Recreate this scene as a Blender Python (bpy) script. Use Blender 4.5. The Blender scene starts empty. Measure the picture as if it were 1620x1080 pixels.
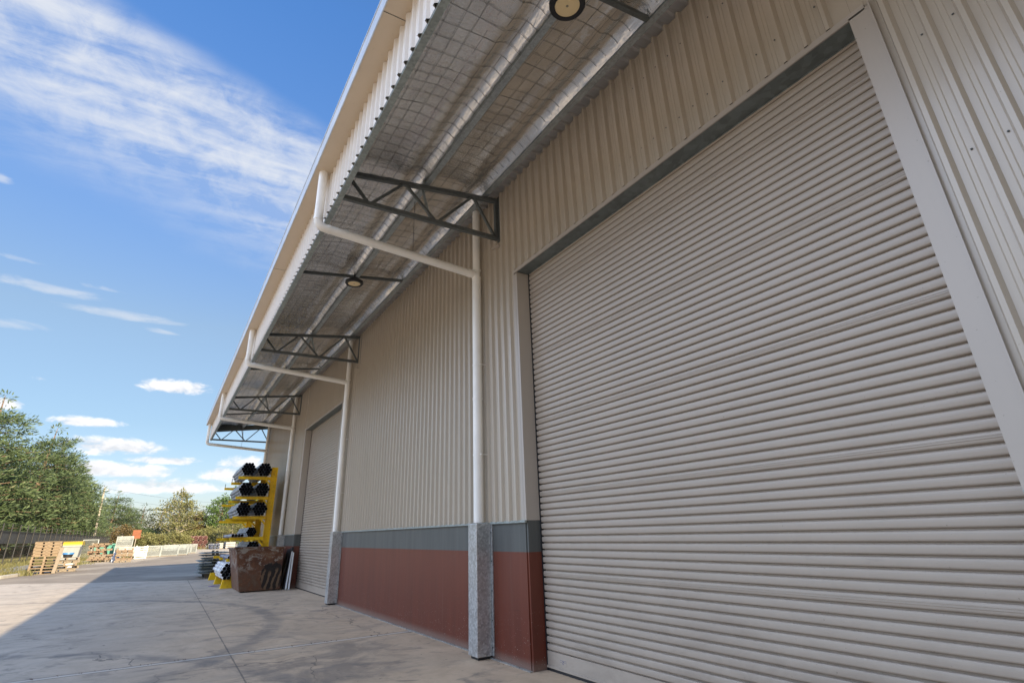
import bpy, math, random
from mathutils import Vector, Matrix
random.seed(7)
S = bpy.context.scene
COL = S.collection
R = math.radians

# ------------------------------------------------------------------ helpers
class MB:
    """collects verts and faces, then links them as one mesh object"""
    def __init__(s): s.v = []; s.f = []; s.m = []; s.mi = 0; s.smooth = []
    def add(s, vs, fs, smooth=False):
        o = len(s.v); s.v += [tuple(p) for p in vs]
        for f in fs: s.f.append(tuple(o + i for i in f)); s.m.append(s.mi); s.smooth.append(smooth)
    def hexa(s, P):
        s.add(P, [(0,3,2,1),(4,5,6,7),(0,1,5,4),(1,2,6,5),(2,3,7,6),(3,0,4,7)])
    def box(s, x0, x1, y0, y1, z0, z1):
        s.hexa([(x0,y0,z0),(x1,y0,z0),(x1,y1,z0),(x0,y1,z0),(x0,y0,z1),(x1,y0,z1),(x1,y1,z1),(x0,y1,z1)])
    def obox(s, c, sx, sy, sz, M=None):
        P = [Vector((a*sx/2, b*sy/2, e*sz/2)) for e in (-1,1) for a, b in ((-1,-1),(1,-1),(1,1),(-1,1))]
        if M is not None: P = [M @ p for p in P]
        s.hexa([p + Vector(c) for p in P])
    def beam(s, a, b, w, h, up=(0,0,1)):
        a, b = Vector(a), Vector(b); d = (b-a).normalized(); up = Vector(up)
        r = d.cross(up)
        if r.length < 1e-4: r = d.cross(Vector((1,0,0)))
        r.normalize(); u = r.cross(d)
        P = []
        for q in (a, b):
            for i, j in ((-1,-1),(1,-1),(1,1),(-1,1)): P.append(q + r*(i*w/2) + u*(j*h/2))
        s.hexa(P)
    def angle(s, a, b, w, t=.006, up=(0,0,1), flip=1):
        """an L section: horizontal leg below, vertical leg"""
        a, b = Vector(a), Vector(b); d = (b-a).normalized(); up = Vector(up)
        r = d.cross(up).normalized()*flip; u = Vector(up) - d*d.dot(up); u.normalize()
        s.beam(a - u*(w/2), b - u*(w/2), w, t, up); s.beam(a + r*(w/2-t/2), b + r*(w/2-t/2), t, w-2*t, up)
    def tube(s, path, rad, n=12, caps=True, inner=None):
        path = [Vector(p) for p in path]; k = len(path)
        rads = rad if isinstance(rad, (list, tuple)) else [rad]*k
        rings = []; pr = None
        for i, p in enumerate(path):
            if i == 0: d = path[1]-p
            elif i == k-1: d = p-path[i-1]
            else: d = (path[i+1]-p).normalized() + (p-path[i-1]).normalized()
            d.normalize()
            if pr is None:
                pr = d.orthogonal().normalized()
            else:
                pr = (pr - d*pr.dot(d)).normalized()
            q = d.cross(pr); sc = 1.0
            if 0 < i < k-1:
                c = d.dot((path[i+1]-p).normalized()); sc = 1.0
            rings.append([p + (pr*math.cos(t) + q*math.sin(t))*rads[i]*sc for t in [2*math.pi*j/n for j in range(n)]])
        vs = [v for r_ in rings for v in r_]
        fs = [(i*n+j, i*n+(j+1)%n, (i+1)*n+(j+1)%n, (i+1)*n+j) for i in range(k-1) for j in range(n)]
        s.add(vs, fs, True)
        if caps:
            s.add(rings[0], [tuple(range(n))[::-1]]); s.add(rings[-1], [tuple(range(n))])
    def pipe(s, a, b, ro, ri, n=12, dark=None):
        """open hollow tube"""
        a, b = Vector(a), Vector(b); d = (b-a).normalized(); p = d.orthogonal().normalized(); q = d.cross(p)
        def ring(c, r): return [c + (p*math.cos(2*math.pi*j/n) + q*math.sin(2*math.pi*j/n))*r for j in range(n)]
        V = ring(a,ro)+ring(b,ro)+ring(b,ri)+ring(a,ri)
        F = []; SM = []
        for k in range(4):
            A, B_ = k*n, ((k+1)%4)*n
            s_ = k in (0, 2)
            if dark is not None: s.mi = 0 if k == 0 else dark
            s.add([V[A+j] for j in range(n)]+[V[B_+j] for j in range(n)], [(j,(j+1)%n,n+(j+1)%n,n+j) for j in range(n)], s_)
    def quad(s, a, b, c, d): s.add([a,b,c,d], [(0,1,2,3)])
    def build(s, name, mat, parent=None, loc=None, smooth=None):
        me = bpy.data.meshes.new(name); me.from_pydata(s.v, [], s.f)
        for m in (mat if isinstance(mat, (list, tuple)) else [mat]): me.materials.append(m)
        me.polygons.foreach_set('material_index', s.m)
        me.polygons.foreach_set('use_smooth', s.smooth if smooth is None else [smooth]*len(s.f))
        me.update()
        o = bpy.data.objects.new(name, me); COL.objects.link(o)
        if parent is not None: o.parent = parent
        if loc is not None: o.location = loc
        return o
def empty(name, loc=(0,0,0), rz=0, parent=None):
    o = bpy.data.objects.new(name, None); COL.objects.link(o); o.location = loc; o.rotation_euler = (0,0,rz)
    o.empty_display_size = .2
    if parent is not None: o.parent = parent
    return o
def tag(o, label=None, cat=None, group=None, kind=None):
    if label: o['label'] = label
    if cat: o['category'] = cat
    if group: o['group'] = group
    if kind: o['kind'] = kind
    return o
def copy_tree(o, parent=None):
    c = o.copy(); COL.objects.link(c); c.parent = parent
    for ch in [x for x in o.children]: copy_tree(ch, c)
    return c
def bevel(o, w=.01, seg=2):
    m = o.modifiers.new('bevel', 'BEVEL'); m.width = w; m.segments = seg; m.limit_method = 'ANGLE'; return o

# ------------------------------------------------------------------ materials
class NT:
    def __init__(s, nt): s.t = nt; s.n = nt.nodes; s.l = nt.links
    def new(s, typ, **k):
        n = s.n.new(typ)
        for a, v in k.items(): setattr(n, a, v)
        return n
    def put(s, sock, v):
        if hasattr(v, 'links') or isinstance(v, bpy.types.NodeSocket): s.l.new(v, sock)
        elif v is not None: sock.default_value = v
    def math(s, op, a, b=None, c=None, clamp=False):
        n = s.new('ShaderNodeMath', operation=op); n.use_clamp = clamp
        s.put(n.inputs[0], a)
        if b is not None: s.put(n.inputs[1], b)
        if c is not None: s.put(n.inputs[2], c)
        return n.outputs[0]
    def vmath(s, op, a, b=None):
        n = s.new('ShaderNodeVectorMath', operation=op); s.put(n.inputs[0], a)
        if op == 'SCALE': n.inputs['Scale'].default_value = .9
        if b is not None: s.put(n.inputs[1], b)
        return n.outputs['Value'] if op in ('DOT_PRODUCT', 'LENGTH', 'DISTANCE') else n.outputs[0]
    def noise(s, vec, scale, detail=4, rough=.55, dist=0.0):
        n = s.new('ShaderNodeTexNoise'); s.put(n.inputs['Vector'], vec); n.inputs['Scale'].default_value = scale
        n.inputs['Detail'].default_value = detail; n.inputs['Roughness'].default_value = rough; n.inputs['Distortion'].default_value = dist
        return n.outputs['Fac']
    def ramp(s, fac, *stops):
        n = s.new('ShaderNodeValToRGB'); s.put(n.inputs[0], fac); e = n.color_ramp.elements
        while len(e) < len(stops): e.new(.5)
        for i, (p, c) in enumerate(stops):
            e[i].position = p; e[i].color = (c, c, c, 1) if isinstance(c, (int, float)) else (*c, 1)
        return n.outputs[0]
    def mix(s, fac, a, b, mode='MIX'):
        n = s.new('ShaderNodeMix', data_type='RGBA', blend_type=mode); s.put(n.inputs[0], fac)
        s.put(n.inputs[6], (*a, 1) if isinstance(a, tuple) else a); s.put(n.inputs[7], (*b, 1) if isinstance(b, tuple) else b)
        return n.outputs[2]
    def scale(s, vec, sc):
        n = s.new('ShaderNodeMapping'); s.put(n.inputs[0], vec); n.inputs['Scale'].default_value = sc; return n.outputs[0]
    def sep(s, vec):
        n = s.new('ShaderNodeSeparateXYZ'); s.put(n.inputs[0], vec); return n.outputs
    def comb(s, x, y, z):
        n = s.new('ShaderNodeCombineXYZ'); s.put(n.inputs[0], x); s.put(n.inputs[1], y); s.put(n.inputs[2], z); return n.outputs[0]
    def step(s, x, a, b):   # smooth 0..1 from a to b
        n = s.new('ShaderNodeMapRange', interpolation_type='SMOOTHSTEP'); s.put(n.inputs[0], x); n.inputs[1].default_value = a; n.inputs[2].default_value = b
        return n.outputs[0]
def mat(name):
    m = bpy.data.materials.new(name); m.use_nodes = True; t = NT(m.node_tree)
    b = t.n['Principled BSDF']
    return m, t, b
def pos(t): return t.new('ShaderNodeNewGeometry').outputs['Position']
def objc(t): return t.new('ShaderNodeTexCoord').outputs['Object']
def bump(t, b, h, strength=.3, dist=.01):
    n = t.new('ShaderNodeBump'); n.inputs['Strength'].default_value = strength; n.inputs['Distance'].default_value = dist
    t.put(n.inputs['Height'], h); t.l.new(n.outputs[0], b.inputs['Normal'])
def simple(name, col, rough=.5, metal=0., var=.12, scale=3., space='pos', spec=.5, dirt=None):
    m, t, b = mat(name); p = pos(t) if space == 'pos' else objc(t)
    n = t.noise(p, scale, 5, .6)
    c0 = tuple(x*(1-var) for x in col); c1 = tuple(min(1, x*(1+var)) for x in col)
    c = t.ramp(n, (.3, c0), (.7, c1))
    if dirt:
        d = t.noise(p, scale*4, 6, .7); c = t.mix(t.ramp(d, (.5, 0), (.72, 1)), c, dirt)
    t.put(b.inputs['Base Color'], c); b.inputs['Roughness'].default_value = rough; b.inputs['Metallic'].default_value = metal
    b.inputs['Specular IOR Level'].default_value = spec
    return m

def painted_steel(name, col, rough=.42, dent=.12, grime=False):
    m, t, b = mat(name); p = pos(t); q = t.scale(p, (1.3, 1.3, .35))
    n = t.noise(q, 1.6, 5, .6); n2 = t.noise(t.scale(p, (3, 9, .6)), 3.1, 4, .6)
    c = t.ramp(n, (.3, tuple(x*.965 for x in col)), (.7, tuple(min(1, x*1.025) for x in col)))
    c = t.mix(t.math('MULTIPLY', t.ramp(n2, (.55, 0), (.78, 1)), .07), c, tuple(x*.72 for x in col))
    if grime:
        g_ = t.math('MULTIPLY', t.math('SUBTRACT', 1., t.step(t.sep(p)[2], .05, 1.5)), t.ramp(t.noise(t.scale(p, (1., .8, 2.)), 1.7, 6, .7, .5), (.45, 0), (.72, 1))); c = t.mix(t.math('MULTIPLY', g_, .38), c, (.16,.12,.09))
        h_ = t.ramp(t.noise(t.scale(p, (1., .5, 3.)), 2.6, 7, .72), (.60, 0), (.70, 1)); c = t.mix(t.math('MULTIPLY', h_, .16), c, (.16,.12,.09))
    spk = t.noise(p, 55., 2, .5); c = t.mix(t.math('MULTIPLY', t.ramp(spk, (.74, 0), (.78, 1)), .5), c, (.12,.09,.06))
    t.put(b.inputs['Base Color'], c); t.put(b.inputs['Roughness'], t.math('ADD', t.math('MULTIPLY', n, .2), rough-.1))
    bump(t, b, t.noise(t.scale(p, (1, 1, .45)), 4.5, 2, .5), dent, .01)
    return m
M = {}
M['clad'] = painted_steel('cladding', (.485,.415,.328), .22, .2)
M['curtain'] = painted_steel('curtain', (.415,.348,.278), .34, .05, True)
M['flash'] = painted_steel('flashing', (.455,.395,.33), .34)
M['soffit'] = painted_steel('gutter_sheet', (.62,.50,.36), .4)
M['fascia'] = painted_steel('fascia_sheet', (.80,.735,.65), .36)
M['gutter_edge'] = simple('gutter_edge', (.62,.66,.70), .35)
M['pvc'] = simple('pvc_pipe', (.90,.86,.78), .38, 0, .05, 2.)
# galvanised steel with spangle
def galv(name, col, rough, metal, sp=42., contrast=.35, dull=0.):
    m, t, b = mat(name); p = pos(t)
    v = t.new('ShaderNodeTexVoronoi'); t.put(v.inputs['Vector'], p); v.inputs['Scale'].default_value = sp
    s_ = t.sep(v.outputs['Color'])[0]; n = t.noise(p, 3.5, 4, .6)
    f = t.math('ADD', t.math('MULTIPLY', s_, contrast), t.math('MULTIPLY', n, .5))
    c = t.ramp(f, (.15, tuple(x*.62 for x in col)), (.75, tuple(min(1, x*1.15) for x in col)))
    t.put(b.inputs['Base Color'], c); b.inputs['Metallic'].default_value = metal
    t.put(b.inputs['Roughness'], t.math('ADD', t.math('MULTIPLY', s_, .22), rough)); return m
M['galv'] = galv('galvanised', (.46,.50,.50), .38, .55)
M['spangle'] = galv('galvanised_guard', (.52,.525,.52), .28, .6, 46., .50)
M['galv_dark'] = galv('galvanised_dark', (.155,.17,.165), .45, .35)
M['galv_mid'] = galv('galvanised_mid', (.22,.25,.24), .45, .35, 18.)
M['galv_tube'] = galv('galvanised_tube', (.37,.39,.41), .42, .35, 20.)
M['tube_end'] = simple('tube_end', (.02,.025,.035), .6)
M['galv_green'] = galv('galvanised_beam', (.40,.44,.41), .42, .45)
M['black'] = simple('black_steel', (.018,.018,.02), .5)
M['tube_in'] = simple('tube_bore', (.004,.006,.012), .8)
M['wire'] = simple('wire', (.16,.15,.13), .5, .5)
M['lens'] = simple('lamp_lens', (.85,.66,.36), .35, 0, .06)
M['lens_dot'] = simple('lamp_boss', (.3,.26,.18), .3)
M['yellow'] = simple('yellow_paint', (.95,.60,.004), .40, 0, .06, 2.2, 'pos', .5, (.62,.36,.01))
M['plastic_white'] = simple('white_plastic', (.78,.78,.76), .4)
M['dull_white'] = simple('dull_white', (.26,.265,.27), .5, 0, .25, 2.)
M['seal'] = simple('seal', (.27,.25,.22), .8, 0, .3, 4.)
M['concrete_kerb'] = simple('kerb_concrete', (.50,.47,.41), .85, 0, .18, 3.)
# foil insulation under the canopy
def foil():
    m, t, b = mat('foil_insulation'); p = pos(t)
    n = t.noise(t.scale(p, (1., .35, 1.)), 3.2, 3, .6, .4)
    c = t.ramp(n, (.3, (.66,.65,.63)), (.7, (.86,.85,.82)))
    t.put(b.inputs['Base Color'], c); b.inputs['Metallic'].default_value = .92; t.put(b.inputs['Roughness'], t.math('ADD', .07, t.math('MULTIPLY', n, .14)))
    w1 = t.noise(t.scale(p, (1.6, 9., 3.)), 2.6, 5, .6, .6); w2 = t.noise(p, 16., 4, .65, .8); w3 = t.noise(t.scale(p, (7, 2, 2)), 1.4, 3, .6, 1.2)
    patch = t.ramp(t.noise(p, .7, 2, .5), (.42, .25), (.62, 1))
    h = t.math('ADD', t.math('MULTIPLY', w1, .6), t.math('MULTIPLY', w2, .22)); h = t.math('ADD', h, t.math('MULTIPLY', t.math('MULTIPLY', w3, patch), .8))
    bump(t, b, h, .36, .045); return m
M['foil'] = foil()
# dado: red below, dark grey above
def dado():
    m, t, b = mat('dado_paint'); p = pos(t); z = t.sep(p)[2]
    st = t.noise(t.scale(p, (2.5, 2.5, .25)), 2.2, 5, .65)
    red = t.ramp(st, (.3, (.092,.0145,.005)), (.7, (.135,.024,.009))); gry = t.ramp(st, (.3, (.068,.070,.066)), (.7, (.108,.112,.102)))
    c = t.mix(t.math('GREATER_THAN', z, 1.161), red, gry)
    pale = t.math('MULTIPLY', t.step(z, .2, 1.1), .16); c = t.mix(t.math('MULTIPLY', pale, t.math('LESS_THAN', z, 1.161)), c, (.28,.10,.06))  # sheen painted into the colour: red gets lighter towards its top
    chip = t.noise(t.scale(p, (9, 9, 5)), 9., 3, .5); low = t.math('SUBTRACT', 1., t.step(z, .1, .75))
    c = t.mix(t.math('MULTIPLY', t.math('GREATER_THAN', chip, .70), low), c, (.55,.5,.45))
    scuff = t.noise(t.scale(p, (1., 1.2, 7.)), 1.6, 6, .72, .4); c = t.mix(t.math('MULTIPLY', t.math('MULTIPLY', t.ramp(scuff, (.60, 0), (.70, 1)), t.math('SUBTRACT', 1., t.step(z, .3, 1.0))), .45), c, (.035,.018,.014))
    run = t.noise(t.scale(p, (5., 5., .12)), 3.0, 3, .6); c = t.mix(t.math('MULTIPLY', t.ramp(run, (.60, 0), (.74, 1)), .12), c, (.28,.20,.16))
    dust = t.math('MULTIPLY', t.math('SUBTRACT', 1., t.step(z, 0., .13)), .45); c = t.mix(dust, c, (.30,.25,.20))
    t.put(b.inputs['Base Color'], c); b.inputs['Roughness'].default_value = .43
    bump(t, b, t.noise(p, 60., 3, .6), .08, .004); return m
M['dado'] = dado()
# ground sheets
def concrete():
    m, t, b = mat('apron_concrete'); p = pos(t); xyz = t.sep(p)
    big = t.noise(p, .35, 5, .6, .8); mid = t.noise(t.scale(p, (1.4, .8, 1)), .9, 8, .68, 1.5); fine = t.noise(p, 14., 6, .7)
    c = t.ramp(mid, (.28, (.41,.335,.25)), (.50, (.53,.445,.345)), (.72, (.61,.525,.42)))
    c = t.mix(t.math('MULTIPLY', t.ramp(big, (.40, 1), (.62, 0)), .40), c, (.345,.30,.25))
    outer = t.math('SUBTRACT', 1., t.step(xyz[0], -7.2, -5.2)); c = t.mix(outer, c, t.mix(1., c, (.97,1.0,1.055), 'MULTIPLY'))  # cooler tint over the sunlit strip offsets the warm sunlight in the colour
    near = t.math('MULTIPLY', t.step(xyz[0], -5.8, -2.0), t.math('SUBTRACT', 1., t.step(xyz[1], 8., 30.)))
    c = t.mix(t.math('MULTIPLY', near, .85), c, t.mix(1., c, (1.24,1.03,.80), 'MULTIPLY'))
    oil = t.math('ADD', t.noise(p, 1.15, 6, .7, .9), t.math('MULTIPLY', t.math('SUBTRACT', 1., t.step(t.vmath('DISTANCE', t.scale(p, (1., .7, 1.)), (-1.9, 5.2, 0.)), .3, 1.7)), .16)); c = t.mix(t.math('MULTIPLY', t.ramp(oil, (.56, 0), (.70, 1)), .52), c, (.115,.098,.082))
    # dark scuffs and tyre arcs
    rot = t.new('ShaderNodeMapping'); t.put(rot.inputs[0], p); rot.inputs['Rotation'].default_value = (0, 0, R(24)); rot.inputs['Scale'].default_value = (.75, 1.5, 1)
    sc = t.noise(rot.outputs[0], .95, 7, .66, 1.1); c = t.mix(t.math('MULTIPLY', t.ramp(sc, (.50, 0), (.70, 1)), .42), c, (.15,.138,.125))
    st = t.noise(p, 1.7, 5, .6, 1.2); c = t.mix(t.math('MULTIPLY', t.ramp(st, (.58, 0), (.70, 1)), .62), c, (.12,.105,.09))
    ring = t.math('ABSOLUTE', t.math('SUBTRACT', t.vmath('DISTANCE', p, (-8.5, 5.2, 0.)), t.math('ADD', 6.3, t.math('MULTIPLY', mid, .5))))
    arc = t.math('MULTIPLY', t.math('SUBTRACT', 1., t.step(ring, .05, .2)), t.ramp(st, (.36, .15), (.55, .6))); c = t.mix(arc, c, (.12,.11,.10))
    ring2 = t.math('ABSOLUTE', t.math('SUBTRACT', t.vmath('DISTANCE', p, (-9.2, 13., 0.)), t.math('ADD', 7.4, t.math('MULTIPLY', mid, .6))))
    arc2 = t.math('MULTIPLY', t.math('SUBTRACT', 1., t.step(ring2, .05, .24)), t.ramp(st, (.36, .15), (.55, .55))); c = t.mix(arc2, c, (.12,.11,.10))
    c = t.mix(t.math('MULTIPLY', fine, .28), c, (.22,.20,.18))
    crumb = t.noise(p, 48., 3, .6); c = t.mix(t.math('MULTIPLY', t.ramp(crumb, (.66, 0), (.74, 1)), .35), c, (.10,.09,.08))
    dots = t.noise(p, 7.5, 2, .5); c = t.mix(t.math('MULTIPLY', t.ramp(dots, (.715, 0), (.735, 1)), .6), c, (.10,.085,.07))
    vc = t.new('ShaderNodeTexVoronoi', feature='DISTANCE_TO_EDGE'); wv = t.new('ShaderNodeTexNoise'); t.put(wv.inputs['Vector'], p); wv.inputs['Scale'].default_value = 1.3; wv.inputs['Detail'].default_value = 5
    t.put(vc.inputs['Vector'], t.vmath('ADD', p, t.vmath('SCALE', wv.outputs['Color'], None))); vc.inputs['Scale'].default_value = .19
    c = t.mix(t.math('MULTIPLY', t.math('MULTIPLY', t.math('LESS_THAN', vc.outputs['Distance'], .0018), t.ramp(big, (.42, 0), (.55, 1))), .7), c, (.09,.075,.06))
    # saw joints
    jx = t.math('ABSOLUTE', t.math('ADD', t.math('ADD', xyz[0], 2.52), t.math('MULTIPLY', t.math('SUBTRACT', 14., xyz[1]), .012)))
    wob = t.math('MULTIPLY', t.math('SUBTRACT', t.noise(p, 6., 2, .5), .5), .02)
    c = t.mix(t.math('MULTIPLY', t.math('LESS_THAN', t.math('ADD', jx, wob), .009), .65), c, (.075,.065,.055))
    yy = t.math('SUBTRACT', xyz[1], 9.05); jy = t.math('ABSOLUTE', t.math('ADD', t.math('SUBTRACT', yy, t.math('MULTIPLY', xyz[0], .04)), t.math('MULTIPLY', wob, 1.6)))
    c = t.mix(t.math('MULTIPLY', t.math('LESS_THAN', jy, .045), .5), c, (.66,.61,.53)); c = t.mix(t.math('MULTIPLY', t.math('LESS_THAN', t.math('ABSOLUTE', t.math('SUBTRACT', jy, .058)), .014), t.ramp(mid, (.36, .2), (.5, .7))), c, (.06,.05,.045))
    t.put(b.inputs['Base Color'], c); t.put(b.inputs['Roughness'], t.math('ADD', .62, t.math('MULTIPLY', fine, .25)))
    bump(t, b, t.math('ADD', t.math('MULTIPLY', fine, .5), t.math('MULTIPLY', mid, .5)), .25, .01); return m
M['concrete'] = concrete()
def asphalt():
    m, t, b = mat('asphalt'); p = pos(t)
    n = t.noise(t.scale(p, (1, .5, 1)), .5, 7, .65, .8); f = t.noise(p, 30., 4, .7)
    c = t.ramp(n, (.3, (.185,.152,.115)), (.7, (.30,.25,.195))); c = t.mix(t.math('MULTIPLY', f, .35), c, (.12,.115,.11))
    sand = t.noise(p, .22, 5, .6); c = t.mix(t.math('MULTIPLY', t.ramp(sand, (.5, 0), (.68, 1)), .6), c, (.42,.37,.29))
    t.put(b.inputs['Base Color'], c); b.inputs['Roughness'].default_value = .85; bump(t, b, f, .3, .01); return m
M['asphalt'] = asphalt()
def soil(name, a, b_, cc):
    m, t, b = mat(name); p = pos(t); n = t.noise(p, .25, 7, .65); f = t.noise(p, 3.5, 5, .7)
    c = t.ramp(n, (.32, a), (.68, b_)); c = t.mix(t.ramp(f, (.45, 0), (.72, .8)), c, cc)
    t.put(b.inputs['Base Color'], c); b.inputs['Roughness'].default_value = .95; bump(t, b, f, .4, .03); return m
M['gravel'] = soil('gravel', (.38,.33,.26), (.46,.41,.33), (.29,.25,.20))
M['grass_ground'] = soil('grass_ground', (.11,.11,.04), (.19,.165,.075), (.08,.085,.03))
# rusty skip
def rusty():
    m, t, b = mat('rusty_steel'); p = objc(t); z = t.sep(p)
    n = t.noise(p, 2.6, 8, .7, .4); f = t.noise(p, 11., 6, .7)
    c = t.ramp(n, (.33, (.035,.016,.010)), (.44, (.11,.04,.018)), (.55, (.18,.075,.034)), (.68, (.24,.145,.08)))
    w = t.math('MULTIPLY', t.ramp(t.noise(t.scale(p, (1.5, 1.5, 2.6)), 2.3, 9, .78, .5), (.51, 0), (.57, 1)), t.step(z[2], .35, .8)); c = t.mix(t.math('MULTIPLY', w, .85), c, (.42,.39,.33))
    pk = t.math('MULTIPLY', t.ramp(n, (.40, 1), (.52, 0)), t.math('SUBTRACT', 1., t.step(z[2], .3, .8))); c = t.mix(t.math('MULTIPLY', pk, .7), c, (.20,.13,.08))
    c = t.mix(t.math('MULTIPLY', f, .4), c, (.05,.022,.014))
    # black scorched area on the right of the front plate with bare tongues running down it
    wob = t.math('MULTIPLY', t.math('SUBTRACT', t.noise(t.scale(p, (1.5, 1., 1.6)), 2.2, 4, .6), .5), .55)
    ex = t.math('DIVIDE', t.math('ADD', z[0], .60), .30); ez = t.math('DIVIDE', t.math('SUBTRACT', z[2], .38), .36)
    reg = t.math('SUBTRACT', 1.15, t.math('ADD', t.math('ADD', t.math('POWER', t.math('ABSOLUTE', ex), 3.), t.math('POWER', t.math('ABSOLUTE', ez), 3.)), t.math('MULTIPLY', t.math('SUBTRACT', f, .5), 2.2)))
    reg = t.math('MULTIPLY', t.step(reg, .05, .35), t.math('LESS_THAN', z[1], 18.72))
    wav = t.math('SINE', t.math('MULTIPLY', t.math('ADD', t.math('ADD', z[0], t.math('MULTIPLY', z[2], -.16)), t.math('MULTIPLY', wob, .30)), 40.))
    tongue = t.math('MULTIPLY', t.step(wav, .10, .55), t.math('SUBTRACT', 1., t.step(t.math('ADD', z[2], wob), .42, .60)))
    c = t.mix(t.math('MULTIPLY', reg, .93), c, t.mix(tongue, (.012,.010,.009), (.17,.105,.06)))
    t.put(b.inputs['Base Color'], c); b.inputs['Roughness'].default_value = .75; bump(t, b, f, .35, .01); return m
M['rust'] = rusty()
M['burnt'] = simple('burnt_steel', (.011,.009,.009), .6, 0, .6, 5., 'obj', .5, (.025,.014,.010))
M['rust_tan'] = simple('tan_steel', (.135,.078,.045), .75, 0, .3, 5., 'obj', .3, (.075,.036,.02))
def wood(name, a, b_):
    m, t, b = mat(name); p = objc(t)
    oi = t.new('ShaderNodeObjectInfo'); q = t.vmath('ADD', p, t.comb(t.math('MULTIPLY', oi.outputs['Random'], 30.), 0., 0.))
    n = t.noise(t.scale(q, (1, 1, 14)), 3., 4, .6); c = t.ramp(n, (.3, a), (.7, b_))
    c = t.mix(t.math('MULTIPLY', oi.outputs['Random'], .45), c, (.16,.125,.09))
    t.put(b.inputs['Base Color'], c); b.inputs['Roughness'].default_value = .8; return m
M['wood'] = wood('pallet_timber', (.15,.108,.07), (.235,.175,.12))
M['wood_red'] = wood('pallet_timber_red', (.14,.09,.06), (.225,.155,.11))
M['wood_grey'] = wood('weathered_timber', (.15,.125,.10), (.23,.20,.165))
def foliage(name, dark, light, warm):
    m, t, b = mat(name); p = pos(t); oi = t.new('ShaderNodeObjectInfo')
    n = t.noise(p, .55, 4, .65); f = t.noise(p, 3.2, 3, .6)
    c = t.ramp(t.math('ADD', t.math('MULTIPLY', n, .6), t.math('MULTIPLY', f, .4)), (.34, dark), (.62, light))
    c = t.mix(t.ramp(t.noise(p, .9, 3, .6), (.60, 0), (.72, .6)), c, warm)
    c = t.mix(t.math('MULTIPLY', oi.outputs['Random'], .22), c, light)
    t.put(b.inputs['Base Color'], c); b.inputs['Roughness'].default_value = .6
    tr = t.new('ShaderNodeBsdfTranslucent'); t.put(tr.inputs[0], c); mx = t.new('ShaderNodeMixShader'); mx.inputs[0].default_value = .25
    t.l.new(b.outputs[0], mx.inputs[1]); t.l.new(tr.outputs[0], mx.inputs[2]); t.l.new(mx.outputs[0], t.n['Material Output'].inputs[0]); return m
M['pine'] = foliage('pine_needles', (.026,.050,.026), (.115,.165,.07), (.15,.11,.06))
M['darkpine'] = foliage('dark_needles', (.03,.048,.026), (.07,.09,.045), (.12,.07,.045))
M['gum'] = foliage('pale_leaves', (.085,.10,.035), (.20,.20,.08), (.22,.16,.08))
M['cedar'] = foliage('green_leaves', (.035,.075,.02), (.095,.165,.045), (.15,.16,.05))
M['autumn'] = foliage('rusty_leaves', (.085,.07,.03), (.18,.13,.055), (.22,.11,.05))
M['bark'] = simple('bark', (.16,.11,.08), .9, 0, .3, 2.)
M['bark_pale'] = simple('pale_bark', (.42,.37,.31), .85, 0, .25, 1.5)
M['grassblade'] = foliage('grass_blades', (.08,.09,.03), (.17,.155,.06), (.22,.18,.09))
M['pole'] = simple('pole_timber', (.30,.275,.24), .8, 0, .12, 1.)
M['cloth'] = simple('shade_cloth', (.028,.035,.045), .8, 0, .3, 1.)
M['red_tube'] = simple('red_tube', (.12,.022,.026), .5, 0, .2, 2.)
M['pink'] = simple('pink_wrap', (.26,.16,.155), .5, 0, .2, 2.)
M['blue'] = simple('blue_plastic', (.05,.18,.45), .4)
M['darkblue'] = simple('blue_tube', (.05,.08,.20), .45)
M['purple'] = simple('purple_strap', (.20,.12,.42), .5)
M['lid'] = simple('yellow_lid', (.42,.29,.008), .4)
M['binbody'] = simple('bin_plastic', (.22,.24,.25), .45)
M['green'] = simple('green_paint', (.06,.24,.20), .5)
M['brown'] = simple('brown_sheet', (.17,.05,.018), .7, 0, .2, 2.)
M['crate'] = simple('zinc_mesh', (.22,.25,.27), .5, .2, .2, 3.)
M['crate_load'] = simple('crate_load', (.05,.055,.06), .6, 0, .2, 4.)

# ------------------------------------------------------------------ camera
CAMP = Vector((-3.6562, 0., 1.3826)); YAW, PIT, ROL = R(31.3592), R(22.175), R(-1.7505); F = 854.353; PX, PY = -11.0127, -47.4932
fw = Vector((math.sin(YAW)*math.cos(PIT), math.cos(YAW)*math.cos(PIT), math.sin(PIT)))
rt = Vector((math.cos(YAW), -math.sin(YAW), 0)); upv = rt.cross(fw)
rt, upv = rt*math.cos(ROL) + upv*math.sin(ROL), upv*math.cos(ROL) - rt*math.sin(ROL)
cd = bpy.data.cameras.new('camera'); cam = bpy.data.objects.new('camera', cd); COL.objects.link(cam); S.camera = cam
cam.matrix_world = Matrix(((rt.x,upv.x,-fw.x,CAMP.x),(rt.y,upv.y,-fw.y,CAMP.y),(rt.z,upv.z,-fw.z,CAMP.z),(0,0,0,1)))
cd.sensor_width = 36; cd.sensor_fit = 'HORIZONTAL'; cd.lens = F*36/1620; cd.shift_x = -PX/1620; cd.shift_y = PY/1620; cd.clip_start = .05; cd.clip_end = 6000
def heading(u, v):      # compass direction of a thing seen in the photograph (used for clouds and far trees)
    return (fw*F + rt*(u-810-PX) - upv*(v-540-PY)).normalized()

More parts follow.
